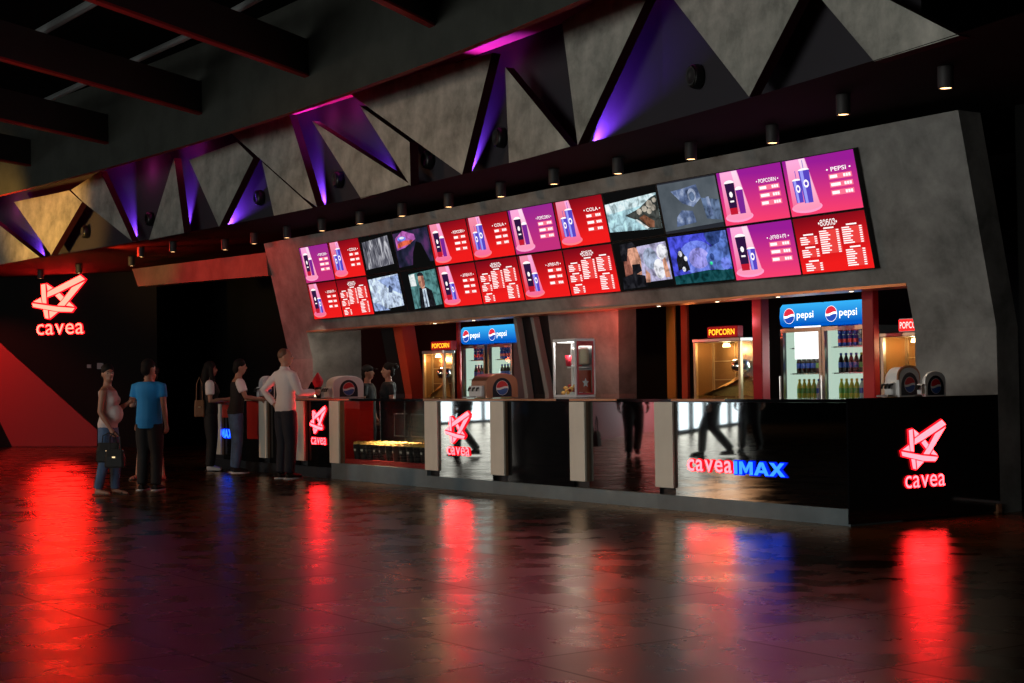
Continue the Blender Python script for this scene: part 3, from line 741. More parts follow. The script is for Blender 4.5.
def scr_cola(pur):
    p = Pic(); beam(p, pur); cuppic(p, -.335, -.26, .12, .06); cuppic(p, -.21, -.28, .28, .075); return p
def scr_combo(pur):
    p = Pic(); beam(p, pur); tubpic(p, -.31, -.32, .30, .08); cuppic(p, -.175, -.32, .06, .06, straw=False); return p
def lst():
    q = Pic(); q.text('\u2022\u1c9b\u1c94\u1c9c\u1c98\u1ca3\u2022', -.02, .36, .11, 's_white', .26)
    for x0, x1, z1, nl in ((-.44, -.19, .16, 4), (-.44, -.19, -.06, 4), (-.42, -.17, -.30, 4), (-.15, .13, .24, 11), (.17, .45, .26, 8), (.18, .45, -.12, 8)):
        q.poly([((x0+x1)/2-.07, z1+.015), ((x0+x1)/2+.07, z1+.015), ((x0+x1)/2+.07, z1+.04), ((x0+x1)/2-.07, z1+.04)], 's_white')
        zb = z1-nl*.037
        q.poly([(x0, zb), (x1, zb), (x1, z1-.005), (x0, z1-.005)], 's_row')
        for i in range(nl):
            z = z1-.03-i*.037; L = (x1-x0)*(.38+.2*((i*7) % 5)/5)
            q.poly([(x0+.005, z), (x0+L, z), (x0+L, z+.02), (x0+.005, z+.02)], 's_white'); q.poly([(x1-.045, z), (x1-.01, z), (x1-.01, z+.02), (x1-.045, z+.02)], 's_white')
    return q
b = MB(); b.box(-PW/2, PW/2, -.03, .03, -PH/2, PH/2, 'bezel'); b.raw(*[[(-PW/2, -.036, -PH/2), (PW/2, -.036, -PH/2), (PW/2, -.036, PH/2), (-PW/2, -.036, PH/2), (-PW/2*.982, -.036, -PH/2*.972), (PW/2*.982, -.036, -PH/2*.972), (PW/2*.982, -.036, PH/2*.972), (-PW/2*.982, -.036, PH/2*.972)], [(0, 1, 5, 4), (1, 2, 6, 5), (2, 3, 7, 6), (3, 0, 4, 7)], 'bezel'])
m_bez = b.mesh('bezel')
def dmesh(m, *a): b = MB(); disp(b, m, *a); return b.mesh('display')
D = {k: dmesh(k) for k in ('g_red', 'g_pur', 'g_purl', 's_black', 's_dark')}
PICS = {('P', p): scr_popcorn(p).b.mesh('picture') for p in (0, 1)}
PICS.update({('C', p): scr_cola(p).b.mesh('picture') for p in (0, 1)}); PICS.update({('K', p): scr_combo(p).b.mesh('picture') for p in (0, 1)})
TX = {}
for k, ti in (('P', 'POPCORN'), ('C', 'COLA'), ('K', '\u1c99\u1c9d\u1c9b\u1c91\u1c9d'), ('Q', 'PEPSI')):
    for p in (0, 1): TX[(k, p)] = rows(ti, p).b.mesh('price_list')
TX['L'] = lst().b.mesh('price_list')
# film stills
emis('f_skyb', (.42, .66, .74), 1.0); emis('f_skyl', (.62, .80, .84), 1.0); emis('f_rock', (.05, .055, .05), 1); emis('f_rock2', (.38, .34, .28), 1); emis('f_brown', (.22, .09, .05), 1); emis('f_foam', (.7, .78, .78), 1)
emis('f_grey', (.10, .12, .13), 1); emis('f_bluegrey', (.10, .15, .26), 1); emis('f_pale', (.34, .40, .55), 1); emis('f_mid', (.05, .07, .13), 1)
emis('f_blue', (.06, .07, .62), 1); emis('f_blue2', (.16, .22, .80), 1); emis('f_lav', (.34, .32, .85), 1); emis('f_teal', (.006, .06, .07), 1); emis('f_beast', (.10, .18, .55), 1); emis('f_beast2', (.03, .06, .22), 1); emis('f_green', (.05, .9, .4), 1)
emis('f_skin', (.62, .30, .20), 1); emis('f_skind', (.28, .10, .07), 1); emis('f_hair', (.012, .012, .016), 1); emis('f_white', (.85, .85, .92), 1); emis('f_lilac', (.45, .42, .62), 1); emis('f_snow', (.55, .66, .85), 1); emis('f_snow2', (.30, .40, .68), 1); emis('f_tealwall', (.08, .22, .22), 1); emis('f_tie', (.55, .66, .78), 1)
emis_noise('f_falls', [(.02, .02, .03), (.12, .12, .15), (.65, .65, .70)], 5.0, stretch=(2.5, 1, .7), distort=1.2)
emis_noise('f_nebula', [(.004, .006, .01), (.02, .02, .05), (.10, .03, .12)], 4.0)
emis_noise('f_mist', [(.06, .075, .09), (.11, .13, .15)], 3.0)
emis_noise('f_armor', [(.03, .045, .09), (.12, .17, .32), (.36, .43, .60)], 9.0)
def film(k):
    p = Pic()
    if k == 'falls': p.poly([(-.45, -.36), (.38, -.30), (.36, .42), (-.43, .34)], 'f_falls')
    if k == 'space':
        p.poly([(-.49, -.42), (.49, -.36), (.49, .46), (-.49, .42)], 'f_nebula'); emis('f_or', (.75, .12, .06), 1); emis('f_mag', (.40, .10, .38), 1)
        p.poly([(-.45, .0), (-.2, .05), (.12, .22), (.1, .34), (-.2, .46), (-.44, .3)], 'f_mag'); p.poly([(-.42, .05), (-.05, .12), (.06, .2), (-.2, .22), (-.4, .16)], 'f_or'); p.ell(-.26, .27, .12, .06, 'f_blue2'); p.ell(-.25, .29, .07, .03, 'f_white')
        p.poly([(-.1, -.42), (.42, -.42), (.25, .1), (.12, .16), (-.02, -.1)], 's_black')
    if k == 'island':
        p.poly([(-.49, -.30), (.47, -.36), (.47, .34), (-.49, .26)], 'f_skyb'); p.poly([(-.49, .05), (.3, .15), (.47, .34), (-.49, .26)], 'f_skyl')
        p.poly([(-.15, -.02), (.12, .08), (.36, .26), (.47, .30), (.47, -.36), (.22, -.34), (.05, -.14)], 'f_rock'); 
        for x, z, r in ((.12, .02, .05), (.22, .06, .05), (.32, .14, .06), (.38, .06, .05), (.30, .0, .045), (.42, .2, .04)): p.ell(x, z, r, r*1.3, 'f_rock2', 7)
        p.poly([(.1, -.1), (.2, -.05), (.36, -.2), (.34, -.32), (.24, -.3)], 'f_brown'); p.poly([(.02, -.12), (.06, -.12), (.25, -.32), (.2, -.33)], 'f_foam')
    if k == 'armor':
        p.poly([(-.49, -.44), (.49, -.40), (.49, .46), (-.49, .46)], 'f_mist'); p.poly([(-.28, .30), (-.08, .32), (.16, .36), (.2, .1), (.05, -.05), (-.12, .05)], 'f_armor'); p.ell(.06, .17, .07, .13, 'f_pale'); p.ell(.06, .15, .045, .09, 'f_bluegrey')
        p.poly([(-.28, -.38), (.06, -.34), (.03, -.12), (-.15, -.08), (-.25, -.2)], 'f_armor'); p.poly([(.2, .1), (.48, .02), (.48, -.36), (.24, -.3)], 'f_bluegrey'); p.poly([(.28, -.28), (.36, -.26), (.33, .1), (.28, .1)], 'f_armor')
    if k == 'snow':
        p.poly([(-.48, -.42), (.42, -.34), (.42, .46), (-.48, .40)], 'f_snow'); p.poly([(-.2, .36), (.42, .44), (.42, -.05), (.1, .1)], 'f_snow2'); p.poly([(-.48, -.2), (-.3, -.24), (.0, -.42), (-.48, -.42)], 'f_snow2'); p.poly([(.06, .02), (.16, .0), (.2, .12), (.12, .2), (.08, .16)], 'f_mid')
    if k == 'suit':
        p.poly([(-.30, -.46), (.47, -.40), (.47, .46), (-.28, .40)], 'f_tealwall'); p.poly([(-.28, .1), (-.12, .1), (-.12, .4), (-.28, .38)], 'f_foam'); p.poly([(-.14, -.45), (.30, -.42), (.27, -.05), (.12, .06), (-.06, .04)], 'f_hair')
        p.poly([(-.01, -.44), (.12, -.43), (.12, .02), (.02, .02)], 'f_tie'); p.poly([(.05, -.44), (.08, -.44), (.075, -.02), (.055, -.02)], 'f_mid'); p.ell(.04, .20, .085, .19, 'f_skin'); p.poly([(.04, .05), (.12, .1), (.12, .34), (.06, .36)], 'f_skind'); p.ell(.04, .33, .09, .09, 'f_hair', a0=0, a1=3.3)
    if k == 'beard':
        p.poly([(-.06, -.36), (.47, -.34), (.47, .40), (-.06, .36)], 'f_lilac'); p.ell(.15, .1, .13, .22, 'f_pale', 10); p.ell(.28, -.12, .1, .2, 'f_white', 12); p.ell(.38, .2, .1, .16, 'f_white', 12); p.poly([(.36, -.3), (.45, -.3), (.42, .1), (.36, .05)], 'f_skin')
        p.poly([(-.36, -.2), (-.3, .2), (-.2, .38), (-.06, .34), (-.02, .1), (-.05, -.2)], 'f_skin'); p.poly([(-.36, -.2), (-.2, -.2), (-.24, .2), (-.34, .2)], 'f_skind'); p.poly([(-.38, .1), (-.28, .1), (-.22, .34), (-.06, .36), (-.12, .46), (-.36, .44)], 'f_hair'); p.poly([(-.22, -.22), (-.04, -.12), (-.05, .02), (-.2, .02)], 'f_hair')
        p.poly([(-.44, -.46), (.02, -.44), (.0, -.22), (-.2, -.16), (-.42, -.22)], 'f_hair'); p.poly([(0, -.36), (.08, -.36), (.1, -.2), (.03, -.1)], 'f_skin')
    if k == 'cave':
        p.poly([(-.49, -.44), (.49, -.44), (.49, .46), (-.49, .46)], 'f_blue'); p.ell(-.05, .02, .3, .32, 'f_blue2'); p.ell(-.02, .0, .17, .2, 'f_lav'); p.poly([(-.49, -.46), (.49, -.46), (.49, -.26), (.1, -.24), (-.49, -.3)], 'f_teal')
        p.poly([(-.40, -.2), (-.3, -.16), (-.28, -.24), (-.2, -.2), (-.23, .05), (-.3, .2), (-.36, .14), (-.4, .02)], 'f_hair'); p.ell(-.32, .12, .035, .06, 'f_white', 8); p.ell(-.3, -.18, .03, .05, 'f_white', 8); p.ell(-.24, .02, .03, .05, 'f_white', 8)
        p.poly([(.12, -.22), (.1, .0), (.2, .18), (.32, .24), (.42, .46), (.49, .46), (.49, -.22), (.35, -.27)], 'f_beast'); p.poly([(.14, .46), (.42, .46), (.36, .26), (.24, .2), (.16, .3)], 'f_beast2'); p.ell(.2, .0, .04, .07, 'f_beast2', 8); p.ell(.4, -.15, .08, .12, 'f_blue2', 9); p.ell(.17, -.12, .025, .035, 'f_green', 7)
    return p.b.mesh('picture')
TOP = ['P1', 'C0', 'falls', 'space', 'P0', 'C0', 'P1', 'C0', 'island', 'armor', 'P1', 'Q1']
BOT = ['K0', 'L0', 'snow', 'suit', 'K0', 'L0', 'K0', 'L0', 'beard', 'cave', 'K1', 'L0']
FL = {'falls': 'screen with a grey streaky waterfall still', 'space': 'dark screen with glowing red nebula', 'island': 'screen with a rocky headland in pale sea', 'armor': 'misty grey-blue screen with an armoured figure', 'snow': 'screen with a snowy slope and tiny figures', 'suit': 'screen with a man in a dark suit', 'beard': 'screen with bearded man in profile', 'cave': 'blue screen with big horned beast'}
KN = {'P': 'popcorn price screen', 'C': 'cola price screen', 'Q': 'soft drink price screen', 'K': 'popcorn and drink combo screen', 'L': 'red menu list screen'}
MX0, DX = -14.074, 1.0585
zc = {'upper': 3.368, 'lower': 2.752}
for rname, lst_ in (('upper', TOP), ('lower', BOT)):
    for i, k in enumerate(lst_):
        z = 1.32+(zc[rname]-1.32)*SK; x = CAM.x+(MX0+DX*(i+.5)-CAM.x)*SK; y = wy(z)-.045
        pos = ', '+ORD[i]+' from the left in the '+rname+' row'
        if len(k) == 2 and k[0] in 'PCQKL':
            pur = int(k[1]); base = KN[k[0]] if k[0] == 'L' else (('pink ' if i > 9 else 'purple ') if pur else 'red ')+KN[k[0]]
            t = thing('menu_screen', base+pos, 'screen', (x, y, z), (LEAN, 0, 0), 'screens on the menu wall')
            link('bezel', m_bez, t); d = link('display', D['g_red' if not pur else ('g_pur' if i > 9 else 'g_purl')], t)
            kk = k[0] if k[0] != 'Q' else 'C'
            if k[0] == 'L': link('price_list', TX['L'], d)
            else: link('picture', PICS[(kk, pur)], d); link('price_list', TX[(k[0], pur)], d)
        else:
            t = thing('menu_screen', FL[k]+pos, 'screen', (x, y, z), (LEAN, 0, 0), 'screens on the menu wall')
            link('bezel', m_bez, t); d = link('display', D['s_black' if k not in ('armor',) else 's_dark'], t); link('picture', film(k), d)

# ================================================================ BEHIND THE COUNTER
def leanpt(px, py, c):
    r = _ray(px, py); n = Vector((0, 1, S)); t = (c+S*ZF-CAM.dot(n))/r.dot(n); return CAM+r*t
def lean_post(name, label, px, c, m, dep=.25, cat='pillar', medge=None):
    p = [leanpt(*q, c) for q in px]
    t = thing(name, label, cat, (p[-1].x, p[-1].y, 0))
    b = MB(); lo = [Vector((p[3].x, YS+c-YS, 0)), Vector((p[2].x, c, 0))]
    pts = [p[0], p[1], p[2], p[3]]
    b.prism(pts, (0, dep, 0), m); b.build('upper_shaft', t, world=True)
    b = MB(); b.box(min(p[3].x, p[2].x), max(p[3].x, p[2].x), p[3].y, p[3].y+dep, 0, min(p[3].z, p[2].z), m); b.build('lower_shaft', t, world=True)
    return t
def col_box(name, label, pxl, pxc, pxr, y, m, z1=2.74, cat='pillar'):
    xl, xc = PY(pxl, 360, y).x, PY(pxc, 360, y).x; y1 = PX(pxr, 360, xc).y if pxr else y+.1
    t = thing(name, label, cat, ((xl+xc)/2, y, 0)); hw = (xc-xl)/2
    b = MB(); b.rbox(-hw, hw, 0, y1-y, 0, z1, m, .008); b.build('shaft', t)
    b = MB(); b.rbox(-hw-.006, hw+.006, -.006, y1-y+.006, 0, .1, 'steel_dark', .005); b.build('skirting', t)
    return t
mat('bar_red', (.50, .02, .03), .4); mat('amber', (.55, .24, .03), .5); mat('orange_red', (.45, .06, .02), .5); mat('fin_edge', (.30, .30, .28), .5)
col_box('square_pillar', 'red square pillar between the popcorn warmer and the right fridges', 752.5, 762, 770, 2.40, 'bar_red')
col_box('square_pillar', 'red square pillar right of the right fridges', 862.5, 874, 880, 2.40, 'bar_red')
col_box('square_pillar', 'thin red pillar left of the left pair of fridges', 456.5, 459.5, 461.5, 3.05, 'bar_red')
col_box('square_pillar', 'amber yellow narrow pillar in the dark part of the bar', 666.5, 675, 677, 3.3, 'amber')
col_box('square_pillar', 'orange red narrow pillar left of the middle popcorn warmer', 681, 687, 690, 3.2, 'orange_red')
lean_post('leaning_column', 'leaning red column with black flank behind the bar staff', [(391.5, 320), (400, 319), (412, 394), (405, 394)], 2.55, 'orange_red')
lean_post('leaning_column', 'black leaning slab beside the red leaning column', [(379, 321), (391, 320), (404.5, 394), (393, 394)], 2.60, 'black_matt')
lean_post('leaning_fin', 'black leaning fin right of the left fridges', [(515, 310), (528.5, 309), (545, 394), (528, 394)], 2.50, 'black_matt', cat='wall fin')
lean_post('leaning_fin', 'thin grey edge strip beside the left fridges', [(512, 310), (515, 310), (528, 394), (524.5, 394)], 2.39, 'fin_edge', .1, 'wall fin')
lean_post('leaning_fin', 'thin grey strip between the two black fins', [(528.5, 309), (531.5, 309), (549, 394), (545, 394)], 2.39, 'fin_edge', .1, 'wall fin')
lean_post('leaning_fin', 'black leaning fin beside the concrete column', [(531.5, 309), (547, 308), (557, 394), (549, 394)], 2.50, 'black_matt', cat='wall fin')
lean_post('leaning_column', 'wide reddish concrete column behind the two snack cabinets', [(547, 308), (618, 303), (619, 394), (557, 394)], 2.42, 'concrete', .3)
lamp('return_light', 'SPOT', (-13.6, 1.6, 2.15), 14, (1, .85, .68), target=(-14.5, 2.7, 1.6), size=.05, cone=1.6)
lamp('bar_red_light', 'POINT', (PY(600, 340, 2.0).x, 1.9, 1.95), 13, (1, .08, .04), size=.05)
lamp('bar_red_light', 'POINT', (PY(566, 318, 2.0).x, 2.1, 2.0), 2, (1, .10, .05), size=.05)
lamp('bar_red_light', 'POINT', (PY(398, 350, 2.2).x, 2.2, 1.7), 3.0, (1, .16, .06), size=.05)
lamp('bar_red_light', 'POINT', (PY(690, 330, 2.8).x, 2.8, 1.9), 2.0, (1, .3, .08), size=.05)
lamp('bar_red_light', 'POINT', (PY(745, 330, 2.4).x, 2.3, 2.0), 2.5, (1, .25, .3), size=.05)
# red board glimpsed between the fins, red lit sign at the left
b = MB(); a, c = PY(514, 345, 4.0), PY(552, 345, 4.0); b.box(a.x, c.x, 4.0, 4.05, 0, 2.0, 'bar_red'); tag(b.build('red_board'), 'red board glimpsed between the leaning black fins', 'wall panel')
lamp('bar_red_light', 'POINT', (PY(530, 370, 3.0).x, 3.1, 1.6), 4.0, (1, .2, .15), size=.05)
emis('sign_red', (1.6, .03, .03), 1.0)
a, c = PY(402.5, 340, 3.0), PY(411, 357, 3.0)
t = thing('light_box', 'small glowing red light box left of the left popcorn warmer', 'sign', (a.x, 3.0, c.z))
b = MB(); b.rbox(0, c.x-a.x, 0, .08, 0, a.z-c.z, 'steel_dark', .008); b.build('case', t)
b = MB(); b.box(.012, c.x-a.x-.012, -.004, .0, .012, a.z-c.z-.012, 'sign_red'); b.build('face', t)
# dark cabinet with amber lit shelves under it
a, c = PY(406, 358, 3.05), PY(417, 394, 3.05)
t = thing('shelf_cabinet', 'dim amber lit shelf cabinet under the red light box', 'cabinet', (a.x, 3.05, 0)); w = c.x-a.x
b = MB(); b.box(0, w, .28, .3, 0, a.z, 'amber'); b.box(0, .02, 0, .28, 0, a.z, 'steel_dark'); b.box(w-.02, w, 0, .28, 0, a.z, 'steel_dark'); b.box(0, w, 0, .3, a.z, a.z+.03, 'steel_dark'); b.build('body', t)
for z in (1.05, 1.35): b = MB(); b.box(.02, w-.02, .02, .28, z, z+.02, 'gold_steel'); b.build('shelf', t)
lamp('shelf_light', 'POINT', (a.x+w/2, 3.12, 1.55), .8, (1, .55, .15), size=.03)

# back counter
for p0, p1, lab in ((422, 457, 'dark back counter under the left popcorn warmer'), (691, 760, 'dark back counter under the middle popcorn warmer'), (878, 930, 'dark back counter under the right popcorn warmer')):
    x0, x1 = PY(p0, 394, 2.6).x, PY(p1, 394, 2.6).x
    t = thing('back_counter', lab, 'counter', (x0, 2.55, 0))
    b = MB(); b.box(0, x1-x0, .03, .53, 0, .95, 'black_matt'); b.build('body', t)
    b = MB(); b.box(-.0, x1-x0, 0, .55, .95, .985, 'steel'); b.build('top', t)

# popcorn warmers
emis('warm_lamp', (1, .70, .35), 9.0); emis('sign_yellow', (2.6, 1.1, .05), 1.0); emis('sign_maroon', (.35, .01, .01), 1.0); emis('sign_white', (1.1, 1.0, .95), 1.0)
mat('warmer_back', (.30, .15, .05), .35, metal=.5)
def warmer(label, pl, pr, pt, pb, psign, y, z0=.985, white=False, dep=.5):
    a, c = PY(pl, pt, y), PY(pr, pb, y); w = c.x-a.x; zt = (PY((pl+pr)/2, pt, y)).z-z0
    t = thing('popcorn_warmer', label, 'popcorn warmer', (a.x, y, z0), group='popcorn warmers behind the bar')
    fm = 'gold_steel' if not white else 'steel'
    b = MB(); b.rbox(0, w, 0, dep, 0, .10, 'steel', .008); b.build('base', t)
    b = MB(); b.rbox(-.01, w+.01, -.01, dep+.01, zt-.05, zt, 'steel', .008); b.build('roof', t)
    for x in (0, w-.04):
        for yy in (0, dep-.04): b = MB(); b.box(x, x+.04, yy, yy+.04, .10, zt-.05, fm); b.build('corner_post', t)
    b = MB(); b.box(.04, w-.04, dep-.02, dep, .10, zt-.05, 'warmer_back'); b.box(0, .012, .04, dep-.04, .10, zt-.05, 'warmer_back'); bk = b.build('back_panel', t)
    b = MB(); h = zt-.15
    for i in (1, 2): z = .10+h*i/3; b.box(.04, w-.04, dep-.032, dep-.02, z-.006, z+.006, 'gold_steel')
    b.box(w*.5-.006, w*.5+.006, dep-.032, dep-.02, .10, zt-.05, 'gold_steel'); b.build('grid_bar', bk)
    b = MB(); b.box(.04, w-.04, .015, .02, .10, zt-.05, 'glass'); b.box(w-.02, w-.015, .04, dep-.04, .10, zt-.05, 'glass'); b.build('glass_pane', t)
    b = MB(); b.lathe([(.001, .0), (.05, .0), (.04, .04), (.001, .05)], 'warm_lamp', (w*.5, dep*.5, zt-.11), 10); b.build('heat_lamp', t)
    b = MB(); rr = random.Random(5); n = 9
    hgt = [[.10+.02+.30*max(0, (i/n))**1.1*math.sin(math.pi*min(1, .25+j/n*.75))+rr.random()*.02 for i in range(n+1)] for j in range(n+1)]
    for j in range(n):
        for i in range(n):
            P = lambda i, j: (.045+(w-.09)*i/n, .05+(dep-.1)*j/n, hgt[j][i])
            b.poly([P(i, j), P(i+1, j), P(i+1, j+1), P(i, j+1)], 'popcorn')
    o = b.build('popcorn_heap', t); o['kind'] = 'stuff'
    if w > .6:
        b = MB(); b.lathe([(.001, 0), (.10, .0), (.13, .06), (.12, .14), (.05, .17), (.001, .18)], 'chrome', (w*.8, dep*.5, .42), 14); b.tube([(w*.8, dep*.5, .58), (w*.8, dep*.5, zt-.06)], .02, 'chrome', 8); b.build('kettle', t, True)
    # sign on the roof
    sa, sc = PY(psign[0], psign[2], y), PY(psign[1], psign[3], y); sx0, sx1 = sa.x-a.x, sc.x-a.x; sz1 = PY((psign[0]+psign[1])/2, psign[2], y).z-z0
    b = MB(); b.rbox(sx0, sx1, .02, .12, zt, sz1, 'white_plastic' if white else 'bar_red', .008); sg = b.build('sign_box', t)
    b = MB(); b.box(sx0+.01, sx1-.01, .012, .019, zt+.012, sz1-.012, 'sign_maroon' if not white else 'sign_red'); b.build('sign_face', sg)
    b = MB(); text_flat(b, 'POPCORN', (sx0+sx1)/2, (zt+sz1)/2, (sz1-zt)*.5, .009, 'sign_yellow' if not white else 'sign_white', .01, (sx1-sx0)*.85); b.build('sign_text', sg)
    lamp('warmer_light', 'POINT', (a.x+w*.5, y+dep*.45, z0+zt-.14), 9, (1, .70, .35), size=.04)
warmer('left popcorn warmer with golden glow, beside the left pair of fridges', 422.5, 444, 350.5, 394, (430, 450, 341, 341), 2.60, dep=.20)
warmer('middle popcorn warmer with red and yellow sign beside the red pillar', 693, 741, 338, 394, (706, 736, 326, 326), 2.64, dep=.34)
warmer('right popcorn warmer, partly hidden by the drink dispensers', 880, 926, 332, 394, (897, 924, 318, 318), 2.64, white=True, dep=.42)

# fridges
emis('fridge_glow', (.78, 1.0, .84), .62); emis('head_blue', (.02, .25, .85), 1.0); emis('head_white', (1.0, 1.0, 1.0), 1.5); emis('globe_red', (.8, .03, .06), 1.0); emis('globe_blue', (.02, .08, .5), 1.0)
emis_grad('head_grad', (.0, .10, .55), (.04, .45, .95))
mat('can_blue', (.02, .06, .42), .25, metal=.3); mat('can_grey', (.45, .45, .5), .25, metal=.5); mat('cola_dark', (.02, .008, .006), .15); mat('lemon', (.55, .60, .08), .2); mat('label_blue', (.03, .10, .5), .4); mat('label_green', (.15, .4, .08), .4); mat('cap_yellow', (.7, .6, .05), .4); mat('clear_bottle', (.6, .68, .62), .15); mat('can_red', (.6, .03, .04), .3, metal=.3)
def bottle_meshes(body, lab, cap):
    b = MB(); b.lathe([(.001, 0), (.03, 0), (.033, .01), (.033, .13), (.026, .165), (.013, .20), (.013, .215), (.001, .215)], body, n=10); m1 = b.mesh('body', True)
    b = MB(); b.lathe([(.0337, .06), (.034, .062), (.034, .118), (.0337, .12)], lab, n=10); m2 = b.mesh('label_band', True)
    b = MB(); b.lathe([(.001, .232), (.015, .232), (.016, .228), (.016, .205), (.012, .205)], cap, n=8); m3 = b.mesh('cap', True)
    return (('body', m1), ('label_band', m2), ('cap', m3))
def can_meshes(c, c2):
    b = MB(); b.lathe([(.001, 0), (.026, 0), (.032, .008), (.033, .012), (.033, .125), (.028, .135), (.001, .135)], c, n=10); m1 = b.mesh('body', True)
    b = MB(); b.lathe([(.0333, .045), (.0338, .047), (.0338, .088), (.0333, .09)], c2, n=10); m2 = b.mesh('label_band', True)
    b = MB(); b.lathe([(.001, .139), (.027, .139), (.028, .134), (.02, .134)], 'chrome', n=10); m3 = b.mesh('lid', True)
    return (('body', m1), ('label_band', m2), ('lid', m3))
BOT = {'cola bottle with blue label': bottle_meshes('cola_dark', 'label_blue', 'can_blue'), 'cola bottle with yellow cap': bottle_meshes('cola_dark', 'label_green', 'cap_yellow'), 'lemon yellow soda bottle': bottle_meshes('lemon', 'label_green', 'cap_yellow'),
       'blue cola can': can_meshes('can_blue', 'can_red'), 'pale grey soda can': can_meshes('can_grey', 'can_blue'), 'clear water bottle': bottle_meshes('clear_bottle', 'label_blue', 'can_blue')}
def globe(mb, cx, y, cz, r, red='globe_red', white='head_white', blue='globe_blue', ax='y', sg=-1):
    def pt(u, v, k): return (cx+u, y+sg*k, cz+v) if ax == 'y' else (y+sg*k, cx+u, cz+v)
    n = 20; ang = lambda a: (r*math.cos(a), r*math.sin(a))
    mb.poly([pt(*ang(2*math.pi*i/n), .001) for i in range(n)], white)
    wave = lambda x, s: (.12*r*math.sin(x/r*2.6)+s*r)
    xs = [r*(-.92+1.84*i/12) for i in range(13)]
    top = [(x, max(wave(x, .12), -9)) for x in xs]; arc = [(r*.95*math.cos(a), r*.95*math.sin(a)) for a in [math.acos(.92/.95*1.0) + (math.pi-2*math.acos(.92/.95))*i/12 for i in range(13)]]
    mb.poly([pt(u, v, .002) for u, v in top+arc], red)
    bot = [(x, wave(x, -.16)) for x in xs]
    mb.poly([pt(u, -v, .002) for u, v in arc[::-1]][::-1]+[pt(u, v, .002) for u, v in bot[::-1]][::1] if False else [pt(u, v, .002) for u, v in bot]+[pt(u, -v, .002) for u, v in arc], blue)
def fridge(label, x0, y, which, full=True, white=False):
    W_, D_, zc_, zh = .69, .62, 1.93, 2.225
    t = thing('drink_fridge', label, 'fridge', (x0, y, 0), group='drink fridges behind the bar')
    b = MB(); b.box(0, .04, .03, D_, .04, zc_, 'grey_plastic'); b.box(W_-.04, W_, .03, D_, .04, zc_, 'grey_plastic'); b.box(.04, W_-.04, .03, D_, .04, .14, 'grey_plastic'); b.box(.04, W_-.04, .03, D_, zc_-.04, zc_, 'grey_plastic'); b.box(.0, W_, D_, D_+.02, 0.0, zc_, 'grey_plastic'); b.box(.02, W_-.02, .06, D_, 0, .04, 'black_matt'); b.build('cabinet', t)
    b = MB(); b.box(.041, W_-.041, D_-.02, D_-.001, .14, zc_-.041, 'fridge_glow'); b.build('lit_back', t)
    b = MB(); b.box(.041, .055, .06, D_-.02, .14, zc_-.041, 'fridge_glow'); b.build('lit_side', t)
    d = MB()
    for bx in ((0, .045, .0, .03, .1, zc_), (W_-.045, W_, 0, .03, .1, zc_), (.045, W_-.045, 0, .03, zc_-.05, zc_), (.045, W_-.045, 0, .03, .1, .16)): d.box(*bx, 'steel')
    dr = d.build('door', t)
    b = MB(); b.box(.045, W_-.045, .012, .016, .16, zc_-.05, 'glass'); b.build('pane', dr)
    b = MB(); b.tube([(-.012+.03, -.035, .8), (.018, -.035, 1.35)], .012, 'steel', 8); b.build('handle', dr)
    # rounded illuminated header
    prof = [(.0+.02, zc_+.02), (-.02, zc_+.05), (-.035, zc_+.14), (-.02, zh-.04), (.02, zh), (.2, zh), (.2, zc_+.02)]
    b = MB(); b.loft([[(x, p[0]+(.03 if q else 0), (p[1]-(zc_+zh)/2)*(1-.12*q)+(zc_+zh)/2) for p in prof] for x, q in ((.012, 1), (.03, 0), (W_-.03, 0), (W_-.012, 1))], 'head_grad'); hd = b.build('header', t)
    b = MB(); globe(b, .20, -.038, (zc_+zh)/2+.0, .095); b.build('round_emblem', hd)
    b = MB(); text_flat(b, 'pepsi', .47, (zc_+zh)/2-.005, .11, -.039, 'head_white', .01, .28); b.build('lettering', hd)
    zs = [PY(815, 398, y+.25).z, PY(815, 373, y+.25).z, PY(815, 347.5, y+.25).z]
    for z in (zs[0], zs[1], zs[2], .55): b = MB(); b.box(.056, W_-.042, .10, D_-.03, z-.015, z, 'chrome'); b.build('shelf', t)
    if white: b = MB(); b.box(.20, W_-.05, .045, .05, zs[1]+.17, zs[2]+.36, 'head_white'); b.build('glare_sheet', t)  # glowing white sheet stands in for glare on the door glass
    plan = [('lemon yellow soda bottle', 'clear water bottle', 'lower', zs[0]), ('cola bottle with blue label', 'cola bottle with yellow cap', 'middle', zs[1]), ('blue cola can', 'pale grey soda can', 'upper', zs[2])]
    for k1, k2, sh, z in plan:
        for i in range(7):
            k = k1 if i < 4 else k2
            if white and sh == 'upper' and i > 1: continue
            bt = thing('soda_can' if 'can' in k and 'can_' not in k and k.endswith('can') else 'soda_bottle', k+', '+ORD[i]+' from left, '+sh+' shelf, '+which, 'can' if k.endswith('can') else 'bottle', (x0+.115+i*.082, y+.20, z), group='drinks on the '+sh+' shelf of the '+which)
            for nm, me in BOT[k]: link(nm, me, bt)
            if sh == 'upper':
                bt = thing('soda_can', 'stacked '+k+', '+ORD[i]+' from left, upper shelf, '+which, 'can', (x0+.115+i*.082, y+.20, z+.139), group='stacked cans on the upper shelf of the '+which)
                for nm, me in BOT[k]: link(nm, me, bt)
    lamp('fridge_light', 'AREA', (x0+W_/2, y-.02, 1.6), 5, (.85, 1, .95), target=(x0+W_/2, y-2, 1.3), size=.5)
YF = 3.25
xf = PY(780.5, 350, YF).x
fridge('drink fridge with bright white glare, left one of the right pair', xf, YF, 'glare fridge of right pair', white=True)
fridge('drink fridge full of bottles, right one of the right pair', xf+.70, YF, 'right fridge of right pair')
xf = PY(461.5, 350, YF).x
